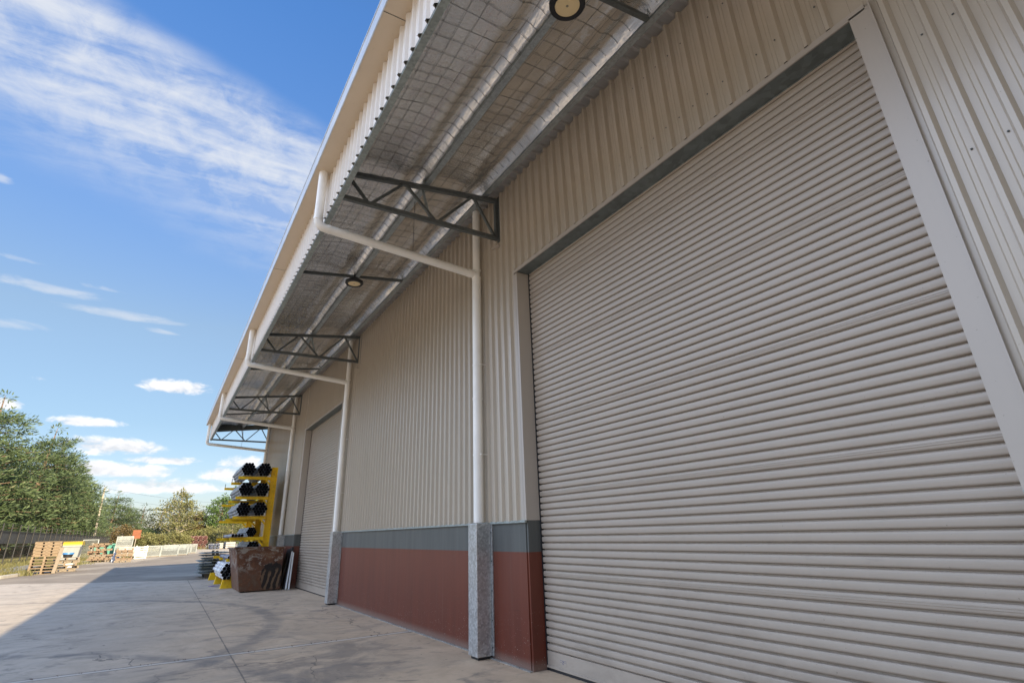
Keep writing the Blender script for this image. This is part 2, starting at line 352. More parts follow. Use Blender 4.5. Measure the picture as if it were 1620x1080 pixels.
# ------------------------------------------------------------------ light
TRAVEL = Vector((-3.4, 20.3, -7.1)).normalized()
ELEV = math.asin(-TRAVEL.z); AZ = math.atan2(-TRAVEL.x, -TRAVEL.y)
sd = bpy.data.lights.new('sun', 'SUN'); sun = bpy.data.objects.new('sun', sd); COL.objects.link(sun)
sd.energy = 5.; sd.angle = R(.5); sd.color = (1., .82, .55); sun.rotation_euler = TRAVEL.to_track_quat('-Z', 'Y').to_euler(); sun.location = (20,-60,40)
W = bpy.data.worlds.new('World'); S.world = W; W.use_nodes = True; t = NT(W.node_tree); t.n.clear()
sky = t.new('ShaderNodeTexSky', sky_type='NISHITA'); sky.sun_disc = False; sky.sun_elevation = ELEV; sky.sun_rotation = AZ % (2*math.pi)
sky.air_density = 1.; sky.dust_density = .6; sky.ozone_density = 2.
D = t.new('ShaderNodeTexCoord').outputs['Generated']; dz = t.sep(D)[2]
FILL = 9.6
# thin cirrus band high overhead: a great-circle band with rippled texture
e1 = heading(40, 100); e2 = heading(450, 330); nrm = e1.cross(e2).normalized(); tdir = nrm.cross(e1).normalized()
s_ = t.vmath('DOT_PRODUCT', D, tuple(nrm)); a_ = t.vmath('DOT_PRODUCT', D, tuple(tdir))
pl = t.vmath('DIVIDE', D, t.comb(t.math('ADD', t.math('MAXIMUM', dz, 0.), .12), t.math('ADD', t.math('MAXIMUM', dz, 0.), .12), 1e3))
warp = t.noise(pl, 1.3, 4, .6)
sw = t.math('ADD', s_, t.math('MULTIPLY', t.math('SUBTRACT', warp, .5), .10))
edge_lo = t.step(sw, -.16, -.10); edge_hi = t.math('SUBTRACT', 1., t.step(sw, -.02, .14))
band = t.math('MULTIPLY', edge_lo, edge_hi)
rp = t.new('ShaderNodeMapping'); t.put(rp.inputs[0], pl); rp.inputs['Rotation'].default_value = (0, 0, R(62)); rp.inputs['Scale'].default_value = (1.1, 6.5, 1)
rip = t.noise(rp.outputs[0], 1.6, 5, .6, .35); puff = t.noise(pl, 13., 6, .65, .5); broad = t.noise(pl, 2.4, 5, .6)
tex = t.math('ADD', t.math('MULTIPLY', rip, .58), t.math('ADD', t.math('MULTIPLY', puff, .36), t.math('MULTIPLY', broad, .26)))
core = t.math('MULTIPLY', t.step(sw, -.16, -.06), t.math('SUBTRACT', 1., t.step(sw, -.02, .14)))
cir = t.math('MULTIPLY', t.math('MULTIPLY', band, t.step(t.math('ADD', tex, t.math('MULTIPLY', core, .05)), .43, .80)), .88)
veil = t.math('MULTIPLY', core, .20)
cir = t.math('MAXIMUM', cir, veil)
small = None
H0 = heading(235, 862); az0 = math.atan2(H0.x, H0.y)
dx = t.sep(D); azn = t.math('ARCTAN2', dx[0], dx[1]); el = t.math('ARCSINE', dz)
def cumul(u, v, w, h, dens=1., soft=.5, wsp=False):
    """one cloud: compass heading and elevation, its half width and half height in radians"""
    d = heading(u, v); ca = math.atan2(d.x, d.y); ce = math.asin(d.z)
    qa = t.math('DIVIDE', t.math('SUBTRACT', azn, ca), w); qe = t.math('DIVIDE', t.math('SUBTRACT', el, ce), h)
    qe2 = t.math('MULTIPLY', qe, t.math('ADD', 1.25, t.math('MULTIPLY', t.math('LESS_THAN', qe, 0.), .6)))
    r2 = t.math('ADD', t.math('MULTIPLY', qa, qa), t.math('MULTIPLY', qe2, qe2))
    return t.math('MULTIPLY', t.math('SUBTRACT', 1., r2), dens)
cl = [(135,668,.050,.012,1.),(172,708,.075,.020,1.),(262,729,.062,.010,.9),(180,745,.085,.019,1.),(245,771,.110,.019,1.),(282,614,.060,.019,1.),(355,752,.045,.022,1.),(5,640,.03,.012,.9),(60,600,.02,.006,.4),(390,735,.05,.02,.8),(420,800,.08,.02,.8)]
acc = None
for c in cl:
    m_ = cumul(*c[:4], c[4]); acc = m_ if acc is None else t.math('MAXIMUM', acc, m_)
cn = t.noise(t.comb(t.math('MULTIPLY', azn, 1.), t.math('MULTIPLY', el, 2.0), .3), 26., 6, .62, .3)
cum = t.step(t.math('ADD', acc, t.math('MULTIPLY', t.math('SUBTRACT', cn, .5), 3.0)), .05, .95)
wis = None
for c in [(80,458,.085,.014,1.),(200,500,.10,.013,1.),(165,457,.04,.007,.6),(10,512,.05,.012,.8),(30,410,.03,.006,.5),(0,283,.02,.012,1.),(255,525,.03,.008,.8)]:
    m_ = cumul(*c[:4], c[4]); wis = m_ if wis is None else t.math('MAXIMUM', wis, m_)
wm = t.new('ShaderNodeMapping'); t.put(wm.inputs[0], t.comb(azn, el, 0.)); wm.inputs['Rotation'].default_value = (0, 0, R(12)); wm.inputs['Scale'].default_value = (1., 4., 1.)
wn = t.noise(wm.outputs[0], 16., 6, .65, .6)
wisp = t.math('MULTIPLY', t.step(t.math('ADD', wis, t.math('MULTIPLY', t.math('SUBTRACT', wn, .5), 2.2)), .1, 1.3), .55)
tint = t.new('ShaderNodeValToRGB'); t.put(tint.inputs[0], dz); e_ = tint.color_ramp.elements
while len(e_) < 5: e_.new(.5)
for i, (p, c) in enumerate([(0., (.315,.305,.375)), (.17, (.36,.355,.365)), (.32, (.49,.455,.43)), (.48, (.48,.54,.63)), (.76, (.42,.66,.92))]):
    e_[i].position = p; e_[i].color = (*c, 1)
skyc = t.mix(1., sky.outputs[0], tint.outputs[0], 'MULTIPLY')
CL = 2.35
cn2 = t.noise(t.comb(t.math('ADD', azn, .004), t.math('ADD', t.math('MULTIPLY', el, 2.0), .022), .3), 26., 4, .6, .3)
shade = t.math('MULTIPLY', t.math('ADD', .95, t.math('MULTIPLY', t.math('SUBTRACT', cn, cn2), .75)), 3.1)
cc = t.comb(shade, shade, t.math('MULTIPLY', shade, 1.03))
out = t.mix(t.math('MAXIMUM', cir, wisp), skyc, (CL*1.02, CL*1.05, CL*1.10)); out = t.mix(t.math('MULTIPLY', cum, .95), out, cc)
# bright sheet added in the unseen left sky as fill for the shaded wall
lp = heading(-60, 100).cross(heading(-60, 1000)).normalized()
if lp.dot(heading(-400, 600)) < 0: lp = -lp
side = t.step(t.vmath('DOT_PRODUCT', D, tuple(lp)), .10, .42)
fill_n = t.step(t.noise(pl, 1.1, 3, .6), .30, .62)
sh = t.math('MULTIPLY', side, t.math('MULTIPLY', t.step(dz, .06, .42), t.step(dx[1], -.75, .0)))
def background(col):
    n = t.new('ShaderNodeBackground'); t.put(n.inputs[0], col); n.inputs[1].default_value = .13; return n.outputs[0]
def mixsh(fac, a, b_):
    n = t.new('ShaderNodeMixShader'); t.put(n.inputs[0], fac); t.l.new(a, n.inputs[1]); t.l.new(b_, n.inputs[2]); return n.outputs[0]
part_ = t.step(t.vmath('DOT_PRODUCT', D, tuple(heading(250, 430))), .72, .79)
fill_c = t.mix(t.math('ADD', .45, t.math('MULTIPLY', fill_n, .55)), skyc, (FILL*.80, FILL*.96, FILL*1.29))
fin = mixsh(sh, mixsh(part_, background(skyc), background(out)), background(fill_c))
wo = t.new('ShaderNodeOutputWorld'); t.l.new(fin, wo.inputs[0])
S.view_settings.view_transform = 'Standard'; S.view_settings.look = 'None'; S.view_settings.exposure = 0; S.view_settings.gamma = 1; S.cycles.film_exposure = 2.7
S.render.engine = 'CYCLES'; S.cycles.max_bounces = 7; S.cycles.diffuse_bounces = 4; S.cycles.glossy_bounces = 4

# ------------------------------------------------------------------ the ground
def sheet(name, pts, z, m, kind='structure'):
    b = MB(); b.add([(x, y, z) for x, y in pts], [tuple(range(len(pts)))]); o = b.build(name, m); tag(o, kind=kind); return o
sheet('ground', [(-3000,-3000),(3000,-3000),(3000,3000),(-3000,3000)], -.012, M['gravel'])
sheet('asphalt_yard', [(-34,-60),(40,-60),(40,26),(5.5,60),(3.1,86),(-1.,78),(-4.8,57.),(-9.9,53.),(-9.9,33.),(-34,31.)], -.006, M['asphalt'])  # unseen stretch behind the camera kept asphalt to cut bounce light
sheet('concrete_apron', [(-34,-4),(0.6,-4),(0.6,26.1),(-2.1,26.1),(-5.5,28.6),(-8.2,31.0),(-34,31.)], 0., M['concrete'])  # unseen left stretch widened so lit concrete bounces light onto the wall
b = MB()    # raised grassy ground beyond the kerb, running back under the trees
prof = [(-9.95,.01),(-10.4,.10),(-11.2,.26),(-12.5,.33),(-20,.4),(-60,.8),(-400,2)]
ys = [33,36,40,46,60,80,100,140,400]
V = []; 
for y in ys:
    off = 0 if y < 42 else min(1.3, (y-42)*.03)
    for x, z in prof: V.append((x + (off if x > -12 else off*.8) + (random.uniform(-.1,.1) if x > -11 else 0), y, z))
k = len(prof)
b.add(V, [(i*k+j+1, i*k+j, (i+1)*k+j, (i+1)*k+j+1) for i in range(len(ys)-1) for j in range(k-1)], True)
tag(b.build('grass_bank', M['grass_ground']), kind='structure')
b = MB()
kp = [(-14.,32.6),(-10.9,33.4),(-9.85,36.6),(-9.5,39.2),(-9.45,40.5)]
for (x0,y0),(x1,y1) in zip(kp, kp[1:]): b.beam((x0,y0,.05),(x1,y1,.05), .28, .13)
tag(b.build('kerb', M['concrete_kerb']), kind='structure')

# ------------------------------------------------------------------ the warehouse
WH = empty('warehouse', (0,0,0)); tag(WH, 'long beige ribbed steel warehouse with red dado, roller doors and foil lined canopy', 'warehouse')
DADO, H, HT, DEP = 1.5, 4.714, 6.207, .205
Y0, Y1 = -34., 27.15
DOORS = [(1.102, 5.656), (14.44, 18.99)]
PIT_ = .17
ROOFZ = lambda x: 6.35 + .121*x
def ribline(y0, y1, off=.045, x=0., s=-1, h=.040, crease=True):
    pts = [(y0, 0.)]; kk = math.ceil((y0-off)/PIT_)
    while True:
        c = off + kk*PIT_
        if c + .032 > y1: break
        if c - .032 > y0:
            pts += [(c-.030,0),(c-.013,h),(c+.013,h),(c+.030,0)]
            if crease and c+.095 < y1: pts += [(c+.066,0),(c+.070,.003),(c+.074,0),(c+.096,0),(c+.100,.003),(c+.104,0)]
        kk += 1
    pts.append((y1, 0.)); return [(x + s*q, y) for y, q in pts]
def clad(b, y0, y1, z0, z1, **k):
    P = ribline(y0, y1, **k)
    for (xa, ya), (xb, yb) in zip(P, P[1:]):
        if yb - ya > 1e-5: b.quad((xa,ya,z0),(xa,ya,z1),(xb,yb,z1),(xb,yb,z0))
b = MB(); prev = Y0
for d0, d1 in DOORS:
    clad(b, prev, d0-.02, DADO, HT); clad(b, d0-.019, d1+.07, H+.03, HT); prev = d1+.07
clad(b, prev, Y1, DADO, HT)
wall = b.build('wall_cladding', M['clad'], WH, smooth=False)
b = MB()   # screw heads along the girts
for z in (1.56, 2.45, 3.35, 4.25, 5.05, 5.85):
    kk = math.ceil((-1-.045)/PIT_)
    while .045 + kk*PIT_ < 26.5:
        y = .045 + kk*PIT_ + .048; kk += 1
        if any(d0-.2 < y < d1+.1 for d0, d1 in DOORS) and z < H+.08: continue
        if random.random() < .8: b.tube([(.0,y,z+random.uniform(-.01,.01)),(-.007,y,z)], .0062, 6)
tag(b.build('screw_heads', M['galv_dark'], wall), kind='stuff')
b = MB()   # box round the building so the sun cannot get in
b.quad((0,Y0,0),(24,Y0,0),(24,Y0,7.5),(0,Y0,HT)); b.quad((.02,Y1,0),(.02,Y1,6.3),(24,Y1,7.5),(24,Y1,0)); b.quad((24,Y0,0),(24,Y1,0),(24,Y1,7.5),(24,Y0,7.5))
b.box(.24,.30,Y0+.01,Y1-.02,0,6.36)
b.build('inner_wall', M['black'], WH)
b = MB()   # roof, ridge inside
rx = [-2.46, 0., 12., 24.]; rz = [ROOFZ(-2.46)+.03, 6.38, 6.38+12*.15, 7.55]
for i in range(3):
    b.hexa([(rx[i],Y0,rz[i]),(rx[i+1],Y0,rz[i+1]),(rx[i+1],Y1,rz[i+1]),(rx[i],Y1,rz[i]),(rx[i],Y0,rz[i]+.03),(rx[i+1],Y0,rz[i+1]+.03),(rx[i+1],Y1,rz[i+1]+.03),(rx[i],Y1,rz[i]+.03)])
b.build('roof', M['flash'], WH)
b = MB(); kk = 0   # ribbed underside of the roof sheets showing between purlin and wall
y = -1.2
while y < 27:
    b.quad((-.30,y,6.30),(.23,y,6.34),(.23,y+.10,6.34),(-.30,y+.10,6.30)); b.quad((-.30,y+.10,6.30),(.23,y+.10,6.34),(.23,y+.12,6.315),(-.30,y+.12,6.275))
    b.quad((-.30,y+.12,6.275),(.23,y+.12,6.315),(.23,y+.15,6.315),(-.30,y+.15,6.275)); b.quad((-.30,y+.15,6.275),(.23,y+.15,6.315),(.23,y+.17,6.34),(-.30,y+.17,6.30)); y += .17
b.build('roof_underside', M['fascia'], WH)
# dado
prev = Y0
for d0, d1 in DOORS + [(Y1, Y1)]:
    e = d0 - (0.0 if d0 < 27 else 0.)
    b = MB(); b.box(.0 + .002, .235, prev, e-.035, 0, DADO-.004)
    if prev > 0: b.box(.002+.012, .235, prev-.035, prev-.003, 0, DADO-.004)
    if d0 < 27: b.box(.014, .235, e-.032, e, 0, DADO-.004)
    b.build('dado_wall', M['dado'], WH); prev = d1+.035
prev = Y0
for d0, d1 in DOORS + [(Y1, Y1)]:
    b = MB(); b.box(-.030, .0, prev, d0, 0, .010); b.build('base_seal', M['seal'], WH)
    b = MB(); b.box(-.028, -.001, prev, d0-.001, DADO-.022, DADO+.003); b.build('drip_flashing', M['galv_green'], WH); prev = d1+.001
# doors
for i, (d0, d1) in enumerate(DOORS):
    b = MB(); z = .19; P = [(DEP, .185)]
    while z < H + .1:
        P += [(DEP-.009, z+.002),(DEP-.0135, z+.006),(DEP-.0160, z+.013),(DEP-.0172, z+.024),(DEP-.0176, z+.033),(DEP-.0170, z+.044),(DEP-.0158, z+.052),(DEP-.0125, z+.0565),(DEP+.006, z+.0580),(DEP+.013, z+.060),(DEP+.013, z+.0660),(DEP+.006, z+.0698),(DEP-.006, z+.0712)]; z += .0714
    for (xa, za), (xb, zb) in zip(P, P[1:]): b.quad((xa,d0,za),(xa,d1,za),(xb,d1,zb),(xb,d0,zb))
    cu = b.build('roller_door', M['curtain'], WH, smooth=False)
    tag(cu, ['large near roller door with horizontal corrugations, closed', 'far roller door beside the pipe rack, closed'][i])
    b = MB()
    for q in range(6):
        zz_ = .19 + .0714*12*q + .0714*10 + .030
        if zz_ < H: b.box(DEP-.0215, DEP-.010, d0+.02, d1-.02, zz_-.006, zz_-.0025); b.box(DEP-.0205, DEP-.010, d0+.02, d1-.02, zz_+.007, zz_+.010)
    b.build('seam', M['curtain'], cu)
    b = MB(); b.box(DEP-.02, DEP+.02, d0+.01, d1-.01, .028, .183); b.box(DEP-.03, DEP+.02, d0+.01, d1-.01, .03, .05); b.build('bottom_rail', M['curtain'], cu)
    b = MB(); b.box(DEP-.016, DEP+.016, d0+.012, d1-.012, .0, .027); b.build('weather_seal', M['black'], cu)
    if i == 0:
        b = MB(); b.box(DEP-.0215, DEP-.0203, d1-.36, d1-.24, .085, .135); st_ = b.build('sticker', M['curtain'], cu)
        b = MB(); c0 = d1-.30
        b.tube([(DEP-.022, c0+.012, .122),(DEP-.022, c0-.004, .125),(DEP-.022, c0-.010, .116),(DEP-.022, c0+.006, .108),(DEP-.022, c0+.010, .099),(DEP-.022, c0-.008, .095)], .0022, 6)
        for y in (c0+.035, c0-.035): b.box(DEP-.0222, DEP-.0216, y-.018, y+.018, .108, .110); b.box(DEP-.0222, DEP-.0216, y-.018, y+.018, .124, .126)
        b.build('mark', M['darkblue'], st_)
    for y in (d0, d1):
        sgn = 1 if y == d0 else -1
        b = MB(); b.box(DEP-.022, DEP+.03, *sorted((y+.001*sgn, y+.02*sgn)), .003, H); b.build('side_guide', M['black'], cu)
    # header: galvanised channel
    b = MB(); b.box(.004, DEP-.02, d0+.002, d1-.002, H, H+.012); b.box(DEP-.019, DEP-.008, d0, d1, H-.012, H+.15); b.build('door_header', M['galv_mid'], WH)
    b = MB(); b.box(-.026, .001, d0-.11, d1+.07, H-.004, H+.035); b.box(-.026,-.023,d0-.11,d1+.07,H-.016,H-.005); b.build('header_flashing', M['flash'], WH)
    # jambs
    b = MB(); b.box(-.004, DEP+.03, d1, d1+.045, DADO, H-.005); b.build('door_jamb', M['flash'], WH)
    b = MB(); b.box(-.026, -.001, d0-.135, d0-.001, DADO-.002, H+.0); b.box(-.034, -.022, d0-.147, d0-.136, DADO-.002, H+.036); b.box(-.001, DEP+.03, d0-.045, d0, DADO, H-.005); b.build('door_jamb', M['flash'], WH)
    b = MB(); b.box(-.006, -.001, d1+.046, d1+.10, DADO+.004, H-.02); b.build('corner_flashing', M['flash'], WH)
# canopy: fascia, gutter, edge beam
XF, ZB, ZG, XG = -2.411, 5.435, 6.08, -2.642
b = MB(); clad(b, Y0, Y1, ZB+.02, ZG-.003, x=XF, h=.028, off=.10); b.build('fascia', M['fascia'], WH, smooth=False)
b = MB(); b.box(XG, XF-.001, Y0, Y1, ZG, ZG+.006); b.build('gutter', M['soffit'], WH)
b = MB(); b.box(XG-.012, XG-.001, Y0, Y1+.02, ZG-.004, ZG+.20); b.box(XG-.02, XG-.002, Y0, Y1+.02, ZG+.201, ZG+.22); b.box(XG-.001,XF, Y1-.01, Y1, ZG+.008, ZG+.2); b.build('gutter_front', M['gutter_edge'], WH)
for y in (-2.5, 3.75, 9.95, 16.2, 22.4):
    b = MB(); b.box(XG+.001, XF-.002, y, y+.006, ZG-.004, ZG-.0005); b.build('gutter_joint', M['wire'], WH)
b = MB(); b.box(XF+.004, XF+.075, Y0, Y1, ZB, ZB+.006); b.box(XF+.070, XF+.075, Y0, Y1, ZB+.006, ZB+.15); b.box(XF+.004, XF+.009, Y0, Y1, ZB+.006, ZB+.14); b.build('edge_beam', M['galv_green'], WH)
b = MB(); b.box(XF+.006, XF+.010, Y0, Y1, ZB+.15, 6.0); b.build('fascia_lining', M['galv'], WH)
# purlins (zed sections)
for x in (-.245, -1.21):
    zb = ROOFZ(x) - .165
    b = MB(); b.box(x-.005, x+.065, Y0, Y1, zb, zb+.004); b.box(x-.009, x-.005, Y0, Y1, zb, zb+.15); b.box(x-.07, x-.0095, Y0, Y1, zb+.146, zb+.15); b.box(x+.061, x+.065, Y0, Y1, zb+.0045, zb+.02)
    b.build('purlin', M['galv'], WH)
    b = MB(); y = -1.
    while y < 27: b.tube([(x+.03,y,zb-.005),(x+.03,y,zb)], .009, 6); y += .88
# foil blanket: sags between purlins, tucked down the outer side of each
b = MB(); xs = []; 
stn = [XF+.08, -2.1, -1.8, -1.62, -1.52, -1.44, -1.37, -1.31, -1.262, -1.224, -1.20,-1.13, -1.05,-.98, -.80, -.66, -.56, -.48, -.41, -.35, -.30, -.262]
def foz(x):
    z = ROOFZ(x) - .02
    for xp in (-1.215, -.250):
        d = xp - x
        if 0 <= d < .5:
            z += -.105*math.exp(-(d/.085)**2) - .058*math.exp(-((d-.33)/.085)**2)
    return z
ny = 0; ylist = [-3 + .13*i for i in range(int(30.15/.13))] + [Y1-.02]
rn = random.Random(3); ph = [rn.uniform(0,6.28) for _ in range(8)]
def crk(x, y): return .013*math.sin(1.9*y+ph[0]+x*2) + .006*math.sin(5.3*y+ph[1]-x*3) + .006*math.sin(11.7*y+x*7+ph[2]) + .005*math.sin(23*y+ph[3]+5*x)
V = [(x, y, foz(x) + crk(x, y)*(.35 if x in (stn[0], stn[-1]) else 1) - .012) for y in ylist for x in stn]; k = len(stn)
b.add(V, [(i*k+j, i*k+j+1, (i+1)*k+j+1, (i+1)*k+j) for i in range(len(ylist)-1) for j in range(k-1)], True)
b.build('foil_insulation', M['foil'], WH)
b = MB()   # wire safety mesh that carries the foil
for xa in [-2.25+.15*i for i in range(14)]:
    if min(abs(xa+1.21), abs(xa+.245)) < .09: continue
    P = [(xa + .008*math.sin(y*1.7+xa*9), y, foz(xa)+crk(xa,y)-.022) for y in ylist[::2]]
    for p, q in zip(P, P[1:]): b.beam(p, q, .0026, .0026)
y = -1.
while y < 27:
    P = [(x, y + .014*math.sin(x*5+y*3), foz(x)+crk(x,y)-.020) for x in stn[:-1]]
    if y < 15:
        for p, q in zip(P, P[1:]): b.beam(p, q, .0026, .0026)
    y += .17 + rn.uniform(-.03,.03)
tag(b.build('safety_mesh', M['wire'], WH), kind='stuff')
# trusses
TY = [6.127, 13.166, 20.206, 27.03]
def truss(y):
    r_ = empty('truss', (0, y, 0), parent=WH)
    zt = lambda x: 6.135 + .121*x
    b = MB(); b.beam((-.02,0,zt(-.02)),(XF+.03,0,zt(XF+.03)), .06, .06); b.build('top_chord', M['galv_dark'], r_)
    b = MB(); b.beam((.0,0,ZB+.035),(XF+.08,0,ZB+.035), .055, .06); b.build('bottom_chord', M['galv_dark'], r_)
    b = MB(); b.beam((-.03,0,ZB+.07),(-.03,0,zt(0)-.04), .06, .05, (0,1,0)); b.build('end_post', M['galv_dark'], r_)
    for xa, xb in ((-2.30,-2.02),(-1.55,-1.95),(-1.48,-1.05),(-.47,-.98),(-.41,-.07)):
        b = MB(); b.beam((xa,0,zt(xa)-.03),(xb,0,ZB+.065), .035, .035, (0,1,0)); b.build('web_bar', M['galv_dark'], r_)
    b = MB(); b.beam((-1.23,.05,zt(-1.2)+.03),(-1.10,.05,ZB+.10), .04, .006, (0,1,0)); b.build('fly_brace', M['galv'], r_)
    b = MB(); b.box(-.035,-.002,-.09,.06,5.27,5.40) if False else None
    b.box(-.012,-.001,-.075,.075,ZB-.03,zt(0)+.05); b.build('end_plate', M['galv_dark'], r_)
    b = MB(); b.beam((-.045,-.10,5.30),(-.045,.10,5.335), .012, .05, (1,0,0)); b.build('drip_cap', M['flash'], r_)
for y in TY: truss(y)
b = MB(); b.box(XF+.05, -.05, Y1-.012, Y1-.002, 5.80, 6.02); b.hexa([(XF+.05,Y1-.014,5.80),(-.1,Y1-.014,6.06),(-.1,Y1-.002,6.06),(XF+.05,Y1-.002,5.80),(XF+.05,Y1-.014,6.0),(-.1,Y1-.014,6.26),(-.1,Y1-.002,6.26),(XF+.05,Y1-.002,6.0)]) 
b2 = MB(); b2.hexa([(XF+.05,Y1-.014,5.80),(-.1,Y1-.014,6.07),(-.1,Y1-.002,6.07),(XF+.05,Y1-.002,5.80),(XF+.05,Y1-.014,6.04),(-.1,Y1-.014,6.30),(-.1,Y1-.002,6.30),(XF+.05,Y1-.002,6.04)]); b2.build('end_flashing', M['galv_dark'], WH)
# bridging angles at mid bay
for y in (2.6, 9.55, 16.6, 23.6):
    b = MB(); b.angle((XF+.10,y,ROOFZ(XF)-.14),(-.27,y,ROOFZ(-.27)-.15), .05, .005); b.build('bridging', M['galv_dark'], WH)
# downpipes
PYS = [6.587, 13.626, 20.666, 26.69]
def arc(c, a, b_, n=5):   # rounded corner between a->c->b
    c, a, b_ = Vector(c), Vector(a), Vector(b_); r_ = .11
    p0 = c + (a-c).normalized()*r_; p1 = c + (b_-c).normalized()*r_
    return [(p0*(1-u)**2 + c*2*u*(1-u) + p1*u*u) for u in [i/n for i in range(n+1)]]
def downpipe(y):
    r_ = empty('downpipe', (0, y, 0), parent=WH)
    x = -.135
    b = MB(); b.tube([(x,0,DADO+.004),(x,0,4.99)], .066, 20, True); b.tube([(x,0,4.99),(x,0,6.16)], .056, 20, False); b.build('wall_pipe', M['pvc'], r_)
    A, C_, E_ = (-2.53,0,ZG-.001), (-2.53,0,5.225), (x-.03,0,5.035)
    b = MB(); b.tube([A] + arc(C_, A, E_) + [E_], .058, 18, False); b.build('branch_pipe', M['pvc'], r_)
    for p, q in (((-2.53,0,5.36),(-2.53,0,5.315)),((-2.40,0,5.215),(-2.36,0,5.212)),((x-.10,0,5.041),(x-.145,0,5.0445)),((x,0,4.97),(x,0,5.0)),((x,0,3.1),(x,0,3.13)),((x,0,5.10),(x,0,5.12))):
        b = MB(); b.tube([p,q], .0695 if abs(p[0]-x) < .01 else .0625, 20); b.build('collar', M['pvc'], r_)
    for z in (2.35, 3.6):
        b = MB(); b.tube([(x,0,z-.012),(x,0,z+.012)], .0695, 18); b.beam((x+.02,-.075,z),(.0,-.075,z),.02,.004); b.tube([(x+.0,-.06,z),(x+.0,-.10,z)], .006, 6); b.build('bracket', M['pvc'], r_)
    b = MB(); b.tube([(-1.17,.02,ROOFZ(-1.17)-.1),(-1.17,.02,5.17)], .005, 6); b.build('hanger_rod', M['wire'], r_)
for y in PYS: downpipe(y)
def guard(y):
    r_ = empty('column_guard', (0, y, 0), parent=WH)
    b = MB(); b.box(-.215,-.012,-.085,.145,.03,DADO-.006); o = b.build('guard_box', M['spangle'], r_); bevel(o, .008, 2)
    b = MB(); b.box(-.011,-.001,-.125,.19,.03,DADO-.012); b.box(-.014,-.0115,-.125,-.0855,.03,DADO-.014); b.build('flange', M['spangle'], r_)
    b = MB(); b.box(-.19,-.02,-.06,.12,.001,.029); b.build('foot', M['black'], r_)
    for z in (.12,.40,.72,1.05,1.38):
        b = MB(); b.tube([(-.014,-.107,z),(-.021,-.107,z)], .009, 6); b.build('bolt', M['galv_dark'], r_)
for y in PYS: guard(y)

# ------------------------------------------------------------------ canopy lamps
def lamp(loc, label):
    r_ = empty('canopy_lamp', loc); tag(r_, label, 'lamp', 'round lamps under the canopy')
    b = MB(); n = 40; prof = [(.115,.0),(.155,.0),(.165,.012),(.165,.05),(.10,.075),(.09,.10),(.0,.10)]
    for (ra, za), (rb, zb) in zip(prof, prof[1:]):
        va = [(ra*math.cos(2*math.pi*j/n), ra*math.sin(2*math.pi*j/n), za) for j in range(n)]; vb = [(rb*math.cos(2*math.pi*j/n), rb*math.sin(2*math.pi*j/n), zb) for j in range(n)]
        b.add(va+vb, [(j,(j+1)%n,n+(j+1)%n,n+j) for j in range(n)], True)
    b.build('housing', M['black'], r_)
    b = MB(); b.tube([(0,0,.006),(0,0,.020)], .114, 40); l = b.build('lens', M['lens'], r_)
    b = MB()
    b.tube([(0,0,.002),(0,0,.006)], .012, 10); b.build('lens_boss', M['lens_dot'], l)
    b = MB(); b.tube([(0,0,.10),(0,0,.20)], .012, 8); b.tube([(-.06,0,.10),(-.10,.02,.16),(-.13,.03,.13),(-.15,.02,.17)], .006, 6); b.build('hook', M['black'], r_)
lamp((-1.255, 2.68, 5.82), 'round black rimmed lamp with yellow lens under the nearest canopy bay')
lamp((-1.275, 9.36, 5.80), 'round black rimmed lamp under the second canopy bay, beyond the nearest truss')

# ------------------------------------------------------------------ rack and tubes by the far door
RK = empty('pipe_rack', (0,0,0)); tag(RK, 'yellow cantilever rack loaded with steel tubes beside the warehouse wall', 'rack')
RY = [20.75, 23.05, 25.55]; LV = [3.36, 2.72, 2.105, 1.47, .84]
for i, y in enumerate(RY):
    b = MB(); b.box(-.66,-.46,y-.006,y+.006,.0,3.68); b.box(-.66,-.65,y-.07,y+.07,0,3.68); b.box(-.47,-.46,y-.07,y+.07,0,3.68); b.build('upright', M['yellow'], RK)
    b = MB(); P = [(-1.72,y-.11,0),(-.30,y-.11,0),(-.30,y+.11,0),(-1.72,y+.11,0),(-1.68,y-.09,.25),(-.30,y-.09,.25),(-.30,y+.09,.25),(-1.68,y+.09,.25)]; b.hexa(P); b.build('base_foot', M['yellow'], RK)
    for j, z in enumerate(LV):
        tilt = .01; b = MB()
        b.hexa([(-1.66,y-.035,z-.085),(-.661,y-.035,z-.11),(-.661,y+.035,z-.11),(-1.66,y+.035,z-.085),(-1.66,y-.035,z),(-.661,y-.035,z),(-.661,y+.035,z),(-1.66,y+.035,z)])
        a_ = b.build('arm', M['yellow'], RK)
        b = MB(); b.beam((-.80,y,z-.105),(-.655,y,z-.26), .05, .035, (0,1,0)); b.build('gusset', M['yellow'], a_)
        if i > 0:
            b = MB(); b.tube([(-1.64,y,z),(-1.64,y,z+.14)], .011, 8); b.build('stop_pin', M['galv_dark'], a_)
for z0, z1 in ((.5,1.9),(1.9,3.3)):
    for ya, yb in zip(RY, RY[1:]):
        b = MB(); b.beam((-.50,ya,z0),(-.50,yb,z1), .05, .008, (1,0,0)); b.beam((-.50,ya,z1),(-.50,yb,z0), .05, .008, (1,0,0)); b.build('cross_brace', M['yellow'], RK)
for z in (1.3, 2.4, 3.55):
    b = MB(); b.box(-.60,-.52,RY[0]+.012,RY[-1]-.012,z,z+.08); b.build('tie_beam', M['yellow'], RK)
